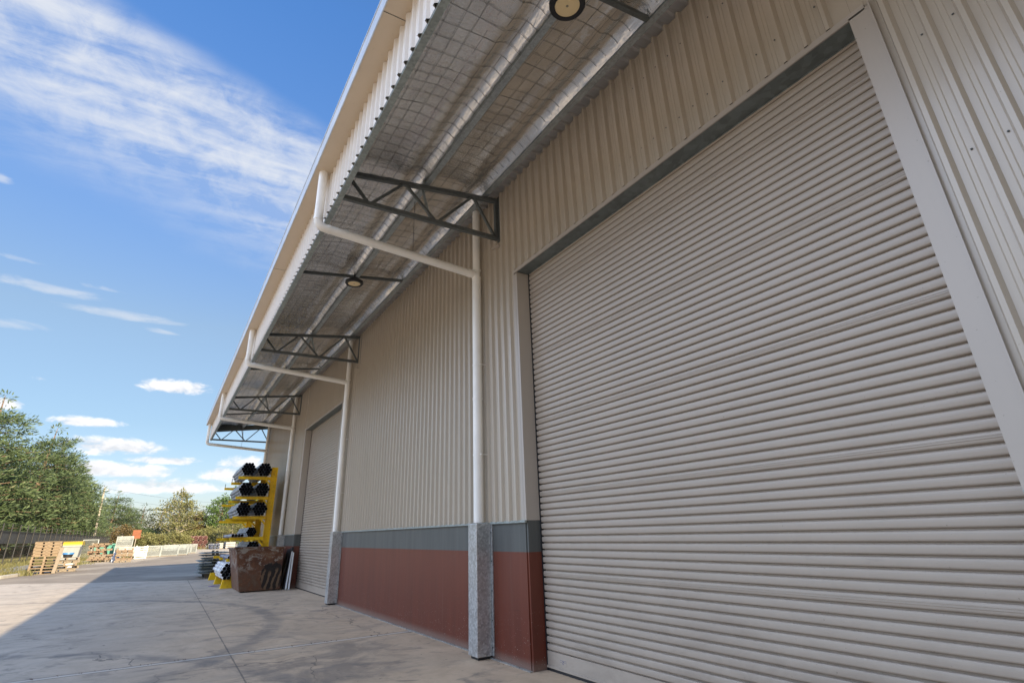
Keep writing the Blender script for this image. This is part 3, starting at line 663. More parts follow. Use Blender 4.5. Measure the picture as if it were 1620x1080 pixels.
# bundles: each strapped bundle is a thing, each tube in it a part
tube_mesh = {}
def tube_obj(r_, L, parent, loc, bore=True, m=None, fr=None):
    key = (round(r_,4), L, m)
    if key not in tube_mesh:
        b = MB(); b.pipe((0,0,0),(0,L,0), r_, r_*.90, 14, 1); b.mi = 1
        n = 14; b.add([(r_*.925*math.cos(2*math.pi*j/n), .12, r_*.925*math.sin(2*math.pi*j/n)) for j in range(n)], [tuple(range(n))]); b.add([(r_*.925*math.cos(2*math.pi*j/n), L-.12, r_*.925*math.sin(2*math.pi*j/n)) for j in range(n)], [tuple(range(n))])
        o = b.build('tube', [m or M['galv_tube'], M['tube_in']]); tube_mesh[key] = o.data; COL.objects.unlink(o); bpy.data.objects.remove(o)
    o = bpy.data.objects.new('tube', tube_mesh[key]); COL.objects.link(o); o.parent = parent; o.location = loc; o.rotation_euler = (0, random.uniform(0,6.28), 0); return o
def hexrows(rows, r_):
    out = []; z = r_
    for n in rows:
        for i in range(n): out.append(((i-(n-1)/2)*2*r_, z))
        z += r_*math.sqrt(3)
    return out
def bundle(x, y, z, rows, r_, L, label, strap=None, m=None, ragged=.03):
    o = empty('tube_bundle', (x, y, z)); tag(o, label, 'tube bundle', 'strapped bundles of steel tube on the rack')
    pts = hexrows(rows, r_)
    for (px, pz) in pts: tube_obj(r_, L, o, (px, random.uniform(-ragged, ragged), pz), m=m)
    W_ = max(rows)*r_; Hh = r_*2 + (len(rows)-1)*r_*math.sqrt(3)
    wb, wt, wm_ = rows[0]*r_, rows[-1]*r_, W_
    for f in (.12, .5, .88):
        b = MB(); yy = L*f; P = [(-wb,-.004),(wb,-.004),(wm_+.004,Hh/2),(wt,Hh+.004),(-wt,Hh+.004),(-wm_-.004,Hh/2)]
        for (xa,za),(xb,zb) in zip(P, P[1:]+P[:1]): b.beam((xa,yy,za),(xb,yy,zb), .03, .004, (0,1,0)) if False else b.beam((xa,yy,za),(xb,yy,zb), .004, .03, (0,1,0))
        b.build('strap', strap or M['galv_dark'], o)
    return o
HX = [3,4,5,4,3]; rT = .0465
bundle(-1.415, 20.42, 3.362, HX, rT, 2.75, 'hexagonal tube bundle on the top rack arm, outer side')
bundle(-.915, 20.46, 3.362, HX, rT, 2.75, 'hexagonal tube bundle on the top rack arm, next to the upright')
bundle(-1.41, 20.40, 2.722, HX, rT, 2.75, 'hexagonal tube bundle on the second arm down, outer side')
bundle(-.91, 20.45, 2.722, HX, rT, 2.75, 'hexagonal tube bundle on the second arm down, next to the upright')
bundle(-1.40, 20.40, 2.107, HX, rT, 2.75, 'hexagonal tube bundle on the third arm down, outer side')
bundle(-.91, 20.44, 2.107, HX, rT, 2.75, 'hexagonal tube bundle on the third arm down, next to the upright')
bundle(-1.46, 20.50, 1.472, [4], .045, 2.75, 'single row of four tubes on the fourth rack arm', M['purple'])
bundle(-1.01, 20.95, 1.472, HX, .033, 2.6, 'small dark hexagonal tube bundle on the fourth rack arm')
bundle(-.93, 20.75, .842, [4,5,6,5,4,3], .045, 2.6, 'large tube bundle just above the rusty skip rim')
bundle(-1.52, 20.60, .842, [3], .040, 2.75, 'short row of three tubes on the lowest arm behind the skip corner', M['purple'])
bundle(-1.60, 20.45, .252, [2,3,4,3,2], .052, 2.75, 'white tube bundle with purple straps lying on the rack feet', M['purple'], M['plastic_white'])
bundle(-1.32, 20.85, .56, [2,3,3], .045, 2.75, 'loose white tube bundle lying above the purple strapped bundle', M['purple'], M['plastic_white'])

# stack of galvanised panels lying at the end of the rack
def panel():
    o = empty('steel_tray')
    for x in (-.42, .42):
        b = MB(); b.hexa([(x-.02-(.12 if x<0 else 0),0,.018),(x+.02,0,.0),(x+.02,2,.0),(x-.02-(.12 if x<0 else 0),2,.018),(x-.02-(.12 if x<0 else 0),0,.024),(x+.02,0,.044),(x+.02,2,.044),(x-.02-(.12 if x<0 else 0),2,.024)]); b.build('side_rail', M['galv_mid'], o)
    for y in (.02, 1.98):
        b = MB(); b.beam((-.44,y,.022),(.44,y,.022), .04, .036); b.build('end_rail', M['galv_mid'], o)
    b = MB(); b.box(-.42,.42,.03,1.97,.016,.022)
    b.build('infill', M['galv_tube'], o); return o
PN = panel(); names = ['lowest', 'second from the bottom', 'third from the bottom', 'fourth from the bottom', 'fifth from the bottom', 'sixth from the bottom', 'second from the top', 'topmost']
for k in range(8):
    o = PN if k == 0 else copy_tree(PN)
    o.location = (-1.44 + random.uniform(-.04,.04), 26.9 + random.uniform(-.05,.05), .16 + k*.106); o.rotation_euler = (random.uniform(-.01,.01), random.uniform(-.012,.012), random.uniform(-.03,.03))
    tag(o, 'flat galvanised steel tray, %s of the stack beside the yellow rack' % names[k], 'steel tray', 'stacked steel trays')
    if k < 7:
        for px in (0,):
            q = MB(); q.box(-.05,.05,.25,.33,.0,.060); q.build('spacer', M['wood_grey'], o, (0,0,.0435)); q = MB(); q.box(-.05,.05,1.65,1.73,0,.060); q.build('spacer', M['wood_grey'], o, (0,0,.0435))
for yy in (27.1, 28.7):
    o = MB(); o.box(-1.75,-1.2,yy,yy+.12,0,.158); tag(o.build('timber_block', M['wood_grey']), ['front','rear'][yy > 28] + ' timber block under the stacked galvanised trays', 'block')
b = MB(); b.box(-1.60,-1.55,22.35,22.40,.253,.93); o = b.build('upright_post', M['galv']); tag(o, 'short upright galvanised post standing in front of the steel tray stack', 'post')

# rusty skip
SK = empty('skip_bin', (0,0,0)); tag(SK, 'rusty open steel skip bin with peeling paint in front of the yellow rack', 'skip bin')
bt = [(-1.42,18.54,.03),(-.33,18.60,.03),(-.33,20.42,.03),(-1.42,20.42,.03)]; tp = [(-1.66,18.48,1.16),(-.35,18.54,1.14),(-.35,20.5,1.14),(-1.66,20.5,1.16)]
def lerp(a, c, u): return tuple(a[i]+(c[i]-a[i])*u for i in range(3))
b = MB()
cx = (-.95, 19.5, .6)
def inn(p, k=.03): return tuple(p[i] + (k if p[i] < cx[i] else -k) if i < 2 else p[i]+.012 for i in range(3))
for i in range(4):
    j = (i+1) % 4; b.quad(bt[i], bt[j], tp[j], tp[i]); b.quad(inn(bt[j]), inn(bt[i]), inn(tp[i]), inn(tp[j])); b.quad(tp[i], tp[j], inn(tp[j]), inn(tp[i]))
b.quad(*bt[::-1]); b.quad(*[inn(p) for p in bt])
b.build('body', M['rust'], SK)
b = MB()
for i in range(4):
    j = (i+1) % 4; p, q = Vector(tp[i]), Vector(tp[j]); d = (q-p).normalized()*.028; b.beam(p-d, q+d*(-1 if i%2 else 1), .075, .045)
b.build('rim', M['rust'], SK)
b = MB()
b.box(-1.38,-1.26,18.7,20.3,.0,.029); b.box(-.50,-.38,18.7,20.3,.0,.029); b.build('skid', M['black'], SK)

# dark boards and white lengths leaning beside the skip
b = MB(); b.beam((-.20,18.75,0.0),(-.035,18.95,1.12), .06, .22, (0,1,0)); tag(b.build('board', M['black']), 'black board leaning on the red dado behind the skip, nearest the skip', 'board')
b = MB(); b.beam((-.28,19.2,0.0),(-.06,19.25,1.08), .05, .4, (0,1,0)); tag(b.build('board', M['black']), 'wider black board leaning further back between skip and red dado', 'board')
for k, (xa, ya, xb, yb, h) in enumerate([(-.20,18.42,-.05,18.86,1.05),(-.13,18.36,-.02,18.78,.98)]):
    b = MB(); b.beam((xa,ya,.01),(xb,yb,h), .035, .05, (0,1,0)); tag(b.build('trim_length', M['plastic_white']), ['white trim length leaning by the far door, taller and left one', 'white trim length leaning by the far door, shorter and right one'][k], 'trim')
b = MB()
for (xa,ya,xb,yb) in ((-1.95,21.9,-1.80,22.1),(-1.80,22.1,-1.70,21.9),(-1.88,21.85,-1.66,22.0)): b.beam((xa,ya,.012),(xb,yb,.012), .05, .006)
tag(b.build('strap_scrap', M['purple']), 'purple strapping scrap lying on the concrete by the rack feet', 'strap')

# ------------------------------------------------------------------ the yard
def pallet_mesh(one=True):
    boards = MB()
    for k in range(7): boards.box(-.575,.575,-.575+k*.175,-.475+k*.175,.122,.144)
    for y in (-.52, 0, .52): boards.box(-.575,.575,y-.05,y+.05,.0,.020)
    return boards
def pallet(parts=True, m='wood'):
    bd = pallet_mesh(); brs = []
    if not parts:
        for x in (-.53, 0, .53): bd.box(x-.045,x+.045,-.575,.575,.0205,.1215)
    o = bd.build('pallet', M[m])
    if parts:
        for x in (-.53, 0, .53):
            q = MB(); q.box(x-.045,x+.045,-.575,.575,.0205,.1215); q.build('bearer', M[m], o)
    return o
def dense(m):
    bd = pallet_mesh()
    for x in (-.41, 0, .41): bd.box(x-.165,x+.165,-.535,.535,.0205,.1215)
    for x in (-.53, 0, .53): bd.box(x-.05,x+.05,-.574,-.536,.034,.108)
    bd.box(-.56,.56,-.573,-.537,.109,.1215)
    return bd.build('pallet', M[m])
PD = dense('wood'); PE = dense('wood_red'); PF = dense('wood_grey')
PA = pallet(True); PB = pallet(False, 'wood_red'); PC = pallet(False, 'wood_grey'); used = set()
ORD = ['bottom', 'second from the bottom', 'third from the bottom', 'fourth from the bottom', 'fifth from the bottom', 'sixth from the bottom', 'seventh from the bottom', 'eighth from the bottom', 'ninth from the bottom', 'tenth from the bottom', 'topmost']
def stack(x, y, n, rz, where, protos, jit=.03, shift=None):
    for k in range(n):
        P = protos[k % len(protos)] if callable(protos) is False else protos(k)
        o = copy_tree(P) if P.name in used else P; used.add(P.name)
        sx, sy = shift(k) if shift else (0, 0)
        o.location = (x + sx + random.uniform(-jit,jit), y + sy + random.uniform(-jit,jit), k*.146); o.rotation_euler = (0,0,rz + random.uniform(-jit,jit))
        nm = ORD[k] if k < n-1 else 'topmost'
        tag(o, 'timber pallet, %s of the %s' % (nm, where), 'pallet', 'timber pallets stacked in the yard')
stack(-8.72, 40.5, 11, R(4), 'tall stack by the kerb', [PA]*6 + [PD]*5, .025, lambda k: (.0, 0) if k < 6 else (.04, .1))
stack(-7.98, 42.6, 5, R(8), 'low stack behind the leaning plank', [PF, PC, PA], .05)
stack(-7.75, 60.9, 10, R(-6), 'untidy stack left of the mesh crates', [PC, PE, PD, PF, PB, PE, PD], .14, lambda k: (.0 if k % 3 else .25, 0))
stack(-6.75, 61.2, 4, R(10), 'low pallet stack right of the untidy stack', [PF, PE], .1)
stack(-5.75, 57.2, 7, R(5), 'short brown stack nearest the mesh crates', [PF, PE, PB, PD], .06)
b = MB(); b.beam((-8.12,39.7,.02),(-8.02,39.98,1.28), .16, .035, (0,1,0)); tag(b.build('plank', M['wood_grey']), 'grey plank leaning on the tall pallet stack', 'plank')
# blue tub on the low stack
TB = empty('tub', (-7.95,42.55,.735)); tag(TB, 'blue plastic tub resting on the low pallet stack', 'tub')
def frustum(b, r0, r1, z0, z1, n=20, cap=True):
    va = [(r0*math.cos(2*math.pi*j/n), r0*math.sin(2*math.pi*j/n), z0) for j in range(n)]; vb = [(r1*math.cos(2*math.pi*j/n), r1*math.sin(2*math.pi*j/n), z1) for j in range(n)]
    b.add(va+vb, [(j,(j+1)%n,n+(j+1)%n,n+j) for j in range(n)], True)
    if cap: b.add(va, [tuple(range(n))[::-1]]); b.add(vb, [tuple(range(n))])
b = MB(); frustum(b, .20, .25, 0, .16); b.build('tub_body', M['black'], TB); b = MB(); frustum(b, .275, .27, .161, .25); b.build('lid', M['blue'], TB)
BK = empty('bucket', (-8.24,47.,0)); tag(BK, 'white bucket on the asphalt below the yellow lidded bin', 'bucket')
b = MB(); frustum(b, .17, .24, 0, .34, 20, False); frustum(b, .17, .02, .0, .004, 20); b.build('bucket_body', M['plastic_white'], BK); b = MB(); b.tube([(-.24,0,.32),(-.2,-.1,.22),(0,-.26,.16),(.2,-.1,.22),(.24,0,.32)], .008, 6); b.build('handle', M['wire'], BK)
# waste bin with yellow lid
WB = empty('waste_bin', (-8.62,49.9,0), R(-3)); tag(WB, 'big grey waste bin with yellow lid behind the pallets', 'waste bin')
b = MB(); b.hexa([(-.48,-.42,.16),(.48,-.42,.16),(.48,.42,.16),(-.48,.42,.16),(-.60,-.52,1.36),(.60,-.52,1.36),(.60,.52,1.36),(-.60,.52,1.36)]); bevel(b.build('bin_body', M['binbody'], WB), .05, 3)
b = MB(); b.box(-.64,.64,-.56,-.521,1.28,1.37); b.build('lip', M['binbody'], WB)
b = MB(); n = 12
V = [(-.65 + 1.3*(j//1)*0 + s1*.65*2 - 0, 0, 0) for j in (0,) for s1 in (0,1)]
rows_ = []
for i in range(n+1):
    a = math.pi*i/n; rows_.append((-.57*math.cos(a), 1.372 + .26*math.sin(a)**.8))
b.add([(x, y, z) for x in (-.65, .65) for y, z in rows_], [(i, i+1, n+2+i, n+1+i) for i in range(n)] + [tuple(range(n+1)), tuple(range(n+1, 2*n+2))[::-1]], False); b.build('lid', M['lid'], WB)
for x in (-.42,.42):
    for y in (-.34,.34):
        b = MB(); b.tube([(x-.03,y,.08),(x+.03,y,.08)], .08, 14); b.build('wheel', M['black'], WB)
# pale posts lying on the verge
for k in range(6):
    b = MB(); xx = -10.55 + .17*k; b.beam((xx-.75, 41.2+random.uniform(0,1.2), .17 - .015*k + .0), (xx+.15+random.uniform(-.1,.1), 47.5+random.uniform(-.6,.6), .24-.02*k), .12, .12)
    o = b.build('fence_post', M['dull_white']); tag(o, ['pale post lying on the verge, outermost by the fence', 'second pale post from the fence lying on the verge', 'third pale post from the fence lying on the verge', 'fourth pale post from the fence lying on the verge', 'second pale post from the kerb lying on the verge', 'pale post lying on the verge, nearest the tall pallets'][k], 'post', 'pale posts lying by the kerb')

# fence
FN = empty('security_fence', (0,0,0)); tag(FN, 'black wire mesh security fence with dark cloth band in front of the pines', 'fence')
fa, fb = Vector((-12.35,36.,.31)), Vector((-9.7,104.,.31)); L = (fb-fa).length; fd = (fb-fa)/L
npst = 33
fp = [fa + fd*(L*i/(npst-1)) for i in range(npst)]
for p in fp:
    b = MB(); b.tube([p+Vector((0,0,-.35)), p+Vector((0,0,2.12)), p+Vector((-.0,0,2.45))], .035, 8); b.build('post', M['black'], FN)
b = MB(); b.add([fa+Vector((-.05,0,1.28)), fb+Vector((-.05,0,1.28)), fb+Vector((-.05,0,2.03)), fa+Vector((-.05,0,2.03))], [(0,1,2,3)]); b.build('shade_cloth', M['cloth'], FN)
b = MB()
for z in (2.08, 2.24, 2.40): b.beam(fa+Vector((0,0,z)), fb+Vector((0,0,z)), .012, .012)
for z in (.1, 1.1, 2.0): b.beam(fa+Vector((0,0,z)), fb+Vector((0,0,z)), .03, .03)
b.build('rail_wire', M['black'], FN)
b = MB(); u = 0
while u < L:
    p = fa + fd*u; b.beam(p+Vector((0,0,.02)), p+Vector((0,0,2.02)), .004, .004, (0,1,0)); u += .20
tag(b.build('mesh_infill', M['black'], FN), kind='stuff')
b = MB(); b.beam((-11.9,46.7,.3),(-11.86,46.75,1.3), .12, .05, (0,1,0)); tag(b.build('marker_post', simple('orange', (.75,.26,.03), .5)), 'orange marker post on the grass in front of the fence', 'marker')
# power pole
PO = empty('power_pole', (-11.3,100.,.2)); tag(PO, 'tall pale timber power pole rising behind the fence', 'power pole')
b = MB(); b.tube([(0,0,-.3),(-.05,0,4.5),(-.12,0,8.75)], [.17,.14,.10], 12); b.build('shaft', M['pole'], PO)
for z in (7.25, 8.45):
    b = MB(); b.beam((-.1,0,z),(.34,.05,z-.02), .05, .05); b.build('bracket_arm', M['galv'], PO)
    b = MB(); b.tube([(.31,0,z),(.31,0,z+.14)], .035, 8); b.build('insulator', M['dull_white'], PO)
b = MB()
for x, z in ((.31,8.59),(.31,7.39)):
    P = [Vector((x + (26.-x)*u, 40*u, z - 3.*u*(1-u) + .3*u)) for u in [i/14 for i in range(15)]]; b.tube(P, .012, 5)
b.build('wires', M['black'], PO)

# mesh crates in a row
def crate(w=1.55, d=1.1, h=1.06):
    o = empty('mesh_crate'); b = MB()
    for x in (-w/2, w/2):
        for y in (-d/2, d/2): b.beam((x,y,.0),(x,y,h), .05, .05, (0,1,0))
    for z in (.1, h): 
        for y in (-d/2, d/2): b.beam((-w/2,y,z),(w/2,y,z), .045, .045)
        for x in (-w/2, w/2): b.beam((x,-d/2,z-.001),(x,d/2,z-.001), .04, .04)
    b.build('frame', M['crate'], o)
    b = MB()
    for y in (-d/2-.0, d/2):
        x = -w/2 + .06
        while x < w/2: b.beam((x,y,.1),(x,y,h), .022, .012, (0,1,0)); x += .075
        z = .18
        while z < h: b.beam((-w/2,y+.012,z),(w/2,y+.012,z), .01, .018); z += .12
    for x in (-w/2, w/2):
        y = -d/2 + .06
        while y < d/2: b.beam((x,y,.1),(x,y,h), .012, .022, (0,1,0)); y += .075
    b.build('wire_mesh', M['crate'], o)
    b = MB(); b.box(-w/2+.05,w/2-.05,-d/2+.12,d/2-.12,.11,.55); b.build('load', M['crate_load'], o)
    b = MB(); b.box(-w/2,w/2,-d/2+.02,-d/2+.12,-.0,.075); b.box(-w/2,w/2,d/2-.12,d/2-.02,.0,.075); b.build('skid', M['wood_grey'], o); return o
CR = crate()
CLB = ['leftmost of the long row', 'second from the left in the long row', 'third from the left in the long row', 'middle of the long row', 'third from the right in the long row', 'second from the right in the long row', 'far right end of the long row by the red tubes']
for k in range(7):
    o = CR if k == 0 else copy_tree(CR); o.location = (-3.85 + k*.62 + max(0,k-3)*.12, 73.4 + k*2.35, 0); o.rotation_euler = (0,0,R(-4 + random.uniform(-6,6)))
    if k < 2: o.location = (-3.9 + k*1.68, 73.3 + k*.9, 0)
    if k == 2: o.location = (-1.15, 77.5, 0)
    tag(o, 'pale galvanised mesh crate, %s' % CLB[k], 'mesh crate', 'galvanised mesh crates standing in a row')
for k, (x, y, z) in enumerate([(-6.85,80.8,0),(-6.82,80.8,1.07)]):
    o = copy_tree(CR); o.location = (x,y,z); tag(o, ['lower galvanised mesh crate of the pair standing behind the pallets', 'galvanised mesh crate stacked on another behind the pallets'][k], 'mesh crate', 'galvanised mesh crates behind the pallets')
# frames stack
FR = None; FO = ['bottom', 'second from the bottom', 'third from the bottom', 'fourth from the bottom', 'second from the top', 'topmost']
for k in range(6):
    if FR is None:
        b = MB(); b.box(-.5,.5,-.5,-.44,.0,.10); b.box(-.5,.5,.44,.5,0,.10); b.box(-.5,-.44,-.44,.44,.0,.10); b.box(.44,.5,-.44,.44,0,.10); b.box(-.03,.03,-.44,.44,.02,.08); b.box(-.47,-.41,-.47,-.41,.101,.19); b.box(.41,.47,-.47,-.41,.101,.19); b.box(-.47,-.41,.41,.47,.101,.19); b.box(.41,.47,.41,.47,.101,.19)
        FR = b.build('stillage', M['galv']); o = FR
    else: o = copy_tree(FR)
    o.location = (-4.8 + random.uniform(-.03,.03), 67.6, k*.192); o.rotation_euler = (0,0,R(3)+random.uniform(-.03,.03)); tag(o, 'grey steel stillage, %s of the stack beside the mesh crates' % FO[k], 'stillage', 'stacked steel stillages')
# mesh panel leaning by the fence
MP = empty('crowd_barrier', (-9.3,71.3,0)); tag(MP, 'galvanised mesh barrier leaning upright left of the untidy pallets', 'barrier')
b = MB(); b.beam((-.62,0,0),(-.62,.35,1.8), .06, .06, (0,1,0)); b.beam((.62,0,0),(.62,.35,1.8), .06, .06, (0,1,0)); b.beam((-.65,.35,1.82),(.65,.35,1.82), .06, .06); b.beam((-.6,.02,.1),(.6,.02,.1), .05, .05); b.build('frame', M['crate'], MP)
b = MB()
for k in range(13): x = -.56+k*.093; b.beam((x,.02,.1),(x,.345,1.8), .014, .014, (0,1,0))
for k in range(12): z = .2+k*.135; b.beam((-.6,.0+.35*z/1.8,z),(.6,.35*z/1.8,z), .012, .012)
b.build('wire_mesh', M['galv_dark'], MP)
# blue-white wrapped lot between pallet stacks
for k, (x, y, z, w, h) in enumerate([(-6.35,58.6,0,.5,.42),(-6.30,58.6,.421,.42,.36)]):
    b = MB(); b.box(-w/2,w/2,-.5,.5,0,h); o = b.build('wrapped_carton', simple('wrap%d' % k, (.55,.60,.72), .3, 0, .25, 5.), None, (x,y,z)); bevel(o, .04, 2); tag(o, ['pale wrapped carton between the pallet stacks, lower one', 'pale wrapped carton between the pallet stacks, upper one'][k], 'carton')
b = MB(); b.box(-6.95,-5.05,74.,75.2,.0,1.05); o = b.build('container', M['dull_white']); bevel(o, .03, 2); tag(o, 'low white container behind the brown pallet stack', 'container')
b = MB(); b.hexa([(-9.6,84,.0),(-6.9,84,0),(-6.9,86,0),(-9.6,86,0),(-9.9,83.8,1.35),(-6.6,83.8,1.35),(-6.6,86.2,1.35),(-9.9,86.2,1.35)]); b.box(-9.95,-6.55,83.72,83.79,1.25,1.42); o = b.build('green_skip', M['green']); tag(o, 'green steel skip behind the untidy pallet stack', 'skip bin')
BS = empty('sign_board', (-6.9,122.,0)); tag(BS, 'rusty brown board on a post in front of the trees', 'board')
b = MB(); b.tube([(0,0,0),(0,0,2.2)], .06, 8); b.build('post', M['pole'], BS); b = MB(); b.box(-.62,.62,-.06,.0,2.15,3.55); b.build('panel', M['brown'], BS)
# red tube coils and other far bundles
def far_bundle(r_, L, m_out, m_in, x, y, z, label, grp, n=7):
    o = empty('far_tube_bundle', (x,y,z)); tag(o, label, 'tube bundle', grp)
    rt_ = r_/3; b = MB(); b.mi = 0
    for i in range(7):
        a = i*math.pi/3; px, pz = (0, 0) if i == 6 else (2*rt_*math.cos(a), 2*rt_*math.sin(a))
        b.pipe((px,0,pz),(px,L,pz), rt_, rt_*.78, 8)
    b.build('tubes', m_out, o)
    b = MB(); P = [(r_*1.0*math.cos(a), r_*1.0*math.sin(a)) for a in [j*math.pi/6 for j in range(12)]]
    for f in (.03,.5,.97):
        for (xa,za),(xb,zb) in zip(P, P[1:]+P[:1]): b.beam((xa,L*f,za),(xb,L*f,zb), .03, .06, (0,1,0))
    b.build('strap', m_in, o); return o
rown = ['bottom', 'middle', 'top']; coln = ['leftmost', 'second from left', 'third from left', 'rightmost']
for rr in range(3):
    for cc_ in range(4):
        far_bundle(.40, 5., M['red_tube'], M['pink'], 2.0 + cc_*.82 + (.12 if rr == 1 else 0) - (.1 if rr == 0 else 0), 129., .42 + rr*.78, 'dark red round tube bundle, %s of the %s row in the far stack' % (coln[cc_], rown[rr]), 'red tube bundles in the far yard')
for rr in range(2):
    for cc_ in range(3):
        far_bundle(.21, 5., M['darkblue'], M['crate'], 5.0 + cc_*.55, 117.5, .24 + rr*.44, 'blue ended tube bundle, %s of the %s row' % (coln[cc_] if cc_ < 2 else 'right hand', rown[0] if rr == 0 else 'upper'), 'blue tube bundles in the far yard')
for k, (x, y, w, h) in enumerate([(8.0,118.,1.6,1.05),(11.3,112.,2.4,1.2),(6.55,119.2,.7,.95)]):
    o = empty('wrapped_bundle', (x,y,0)); tag(o, ['white wrapped bundle right of the blue tubes', 'white wrapped bundle seen under the rack arms', 'white wrapped bundle half behind the blue tubes'][k], 'wrapped bundle', 'white wrapped bundles in the far yard')
    b = MB()
    for q in range(3): b.box(-w/2, w/2, -.5, 4, .08+q*h/3, .06+(q+1)*h/3-.02)
    bevel(b.build('wrap', M['dull_white'], o), .05, 2); b = MB(); b.box(-w/2,w/2,-.4,-.2,0,.075); b.box(-w/2,w/2,2,2.2,0,.075); b.build('skid', M['wood_red'], o)

# ------------------------------------------------------------------ trees
def tree_mesh(kind, h, rad, seed, mleaf, mbark, ncl, leaf, per, name):
    rg = random.Random(seed); root = empty(name); tb = MB(); lb = MB()
    lean = rg.uniform(-.03,.03)*h
    def tr(z): return Vector((lean*(z/h)**2, lean*.5*z/h, z))
    tr_r = .022*h
    tb.tube([tr(z*h) for z in (0,.1,.3,.5,.7,.9,.98)], [tr_r*1.3, tr_r, tr_r*.82, tr_r*.62, tr_r*.4, tr_r*.16, tr_r*.06], 8)
    cls = []
    def cluster(c, size, flat):
        cls.append(c)
        for _ in range(per):
            d = Vector((rg.gauss(0,1), rg.gauss(0,1), rg.gauss(0,1)*flat)); d = d.normalized()*size*rg.uniform(.25,1)**.6
            p = c + d; ax = (d.normalized() + Vector((rg.uniform(-.7,.7), rg.uniform(-.7,.7), rg.uniform(-.1,.9)))).normalized()
            sd_ = ax.cross(Vector((rg.uniform(-1,1), rg.uniform(-1,1), rg.uniform(-1,1)))).normalized(); l = leaf*rg.uniform(.6,1.3)
            w = l*(.22 if kind in ('pine','cone') else .42)
            lb.add([p - sd_*w*.3, p + ax*l*.5 + sd_*w*.6, p + ax*l, p + ax*l*.5 - sd_*w*.6], [(0,1,2,3)])
    nl = int(ncl)
    for i in range(nl):
        f = (i + rg.random())/nl
        if kind == 'pine': z0 = .08 + .90*(math.floor(f*10) + rg.random()*.24)/10; prof_ = max(.05, (1-(z0-.34)/.68))**.72 if z0 > .34 else .70 + .30*(z0/.34)
        elif kind == 'cone': z0 = .04 + .95*f; prof_ = (1-z0)**.8 + .03
        else: z0 = .12 + .86*f; prof_ = max(.08, math.sin(math.pi*min(1, (z0*.92+.10)))**.75)
        a = i*2.39996 + rg.uniform(-.5,.5); L_ = rad*max(.05,prof_)*rg.uniform(.60,1.18)
        st = tr(z0*h*(.96 if kind == 'cone' else .90)); rise = {'pine':.12,'cone':-.12,'gum':.42}[kind]*L_ + rg.uniform(-.04,.06)*h
        en = st + Vector((math.cos(a)*L_, math.sin(a)*L_, rise)); 
        if en.z > h: en.z = h*rg.uniform(.95,1.0)
        mid = st.lerp(en, .55) + Vector((0,0,.05*L_))
        tb.tube([st, mid, en], [tr_r*.28*(1.1-z0), tr_r*.16*(1.1-z0)+.008, .008], 5, False)
        steps = max(2, int(L_/(.62*rad*.32)))
        for k in range(steps):
            u = .35 + .65*(k+1)/steps if steps > 1 else 1
            c = st.lerp(mid, u/.55) if u < .55 else mid.lerp(en, (u-.55)/.45)
            c = c + Vector((rg.gauss(0,.12), rg.gauss(0,.12), rg.gauss(0,.06)))*rad*.35
            cluster(c, rad*rg.uniform(.13,.23)*(1.4 if kind == 'pine' else 1), {'pine':.22,'cone':.40,'gum':.8}[kind])
    cluster(tr(h*.97), rad*.12, 1.2)
    tb.build('trunk', mbark, root); lb.build('crown', mleaf, root); return root
SRC = {}
def plant(kind, x, y, z, h, wid, label, cat='tree', grp=None):
    """a copy of one of the grown trees, scaled to its height and width"""
    src = SRC[kind]; base = src[0]; hh, ww = src[1], src[2]
    o = base if not src[3] else copy_tree(base); src[3].append(1)
    o.location = (x,y,z); o.scale = (wid/ww, wid/ww*random.uniform(.9,1.1), h/hh); o.rotation_euler = (0,0,random.uniform(0,6.28)); tag(o, label, cat, grp); return o
SRC['pine_a'] = [tree_mesh('pine', 14, 4.2, 11, M['pine'], M['bark'], 100, .34, 60, 'pine_tree'), 14, 4.2, []]
SRC['pine_b'] = [tree_mesh('pine', 14, 4.2, 23, M['pine'], M['bark'], 100, .34, 60, 'pine_tree'), 14, 4.2, []]
SRC['pine_d'] = [tree_mesh('pine', 10, 3.6, 31, M['darkpine'], M['bark'], 42, .55, 16, 'open_pine'), 10, 3.6, []]
SRC['gum'] = [tree_mesh('gum', 12, 3.2, 41, M['gum'], M['bark_pale'], 80, .34, 22, 'broadleaf_tree'), 12, 3.2, []]
SRC['cedar'] = [tree_mesh('gum', 11, 3.4, 53, M['cedar'], M['bark'], 85, .36, 24, 'broadleaf_tree'), 11, 3.4, []]
SRC['cone'] = [tree_mesh('cone', 12, 2.6, 61, M['cedar'], M['bark'], 90, .40, 16, 'conifer_tree'), 12, 2.6, []]
SRC['autumn'] = [tree_mesh('gum', 8, 2.6, 71, M['autumn'], M['bark_pale'], 55, .34, 22, 'broadleaf_tree'), 8, 2.6, []]
SRC['bush'] = [tree_mesh('gum', 3, 1.9, 81, M['gum'], M['bark'], 34, .26, 18, 'shrub'), 3, 1.9, []]
G = 'pine trees behind the fence'
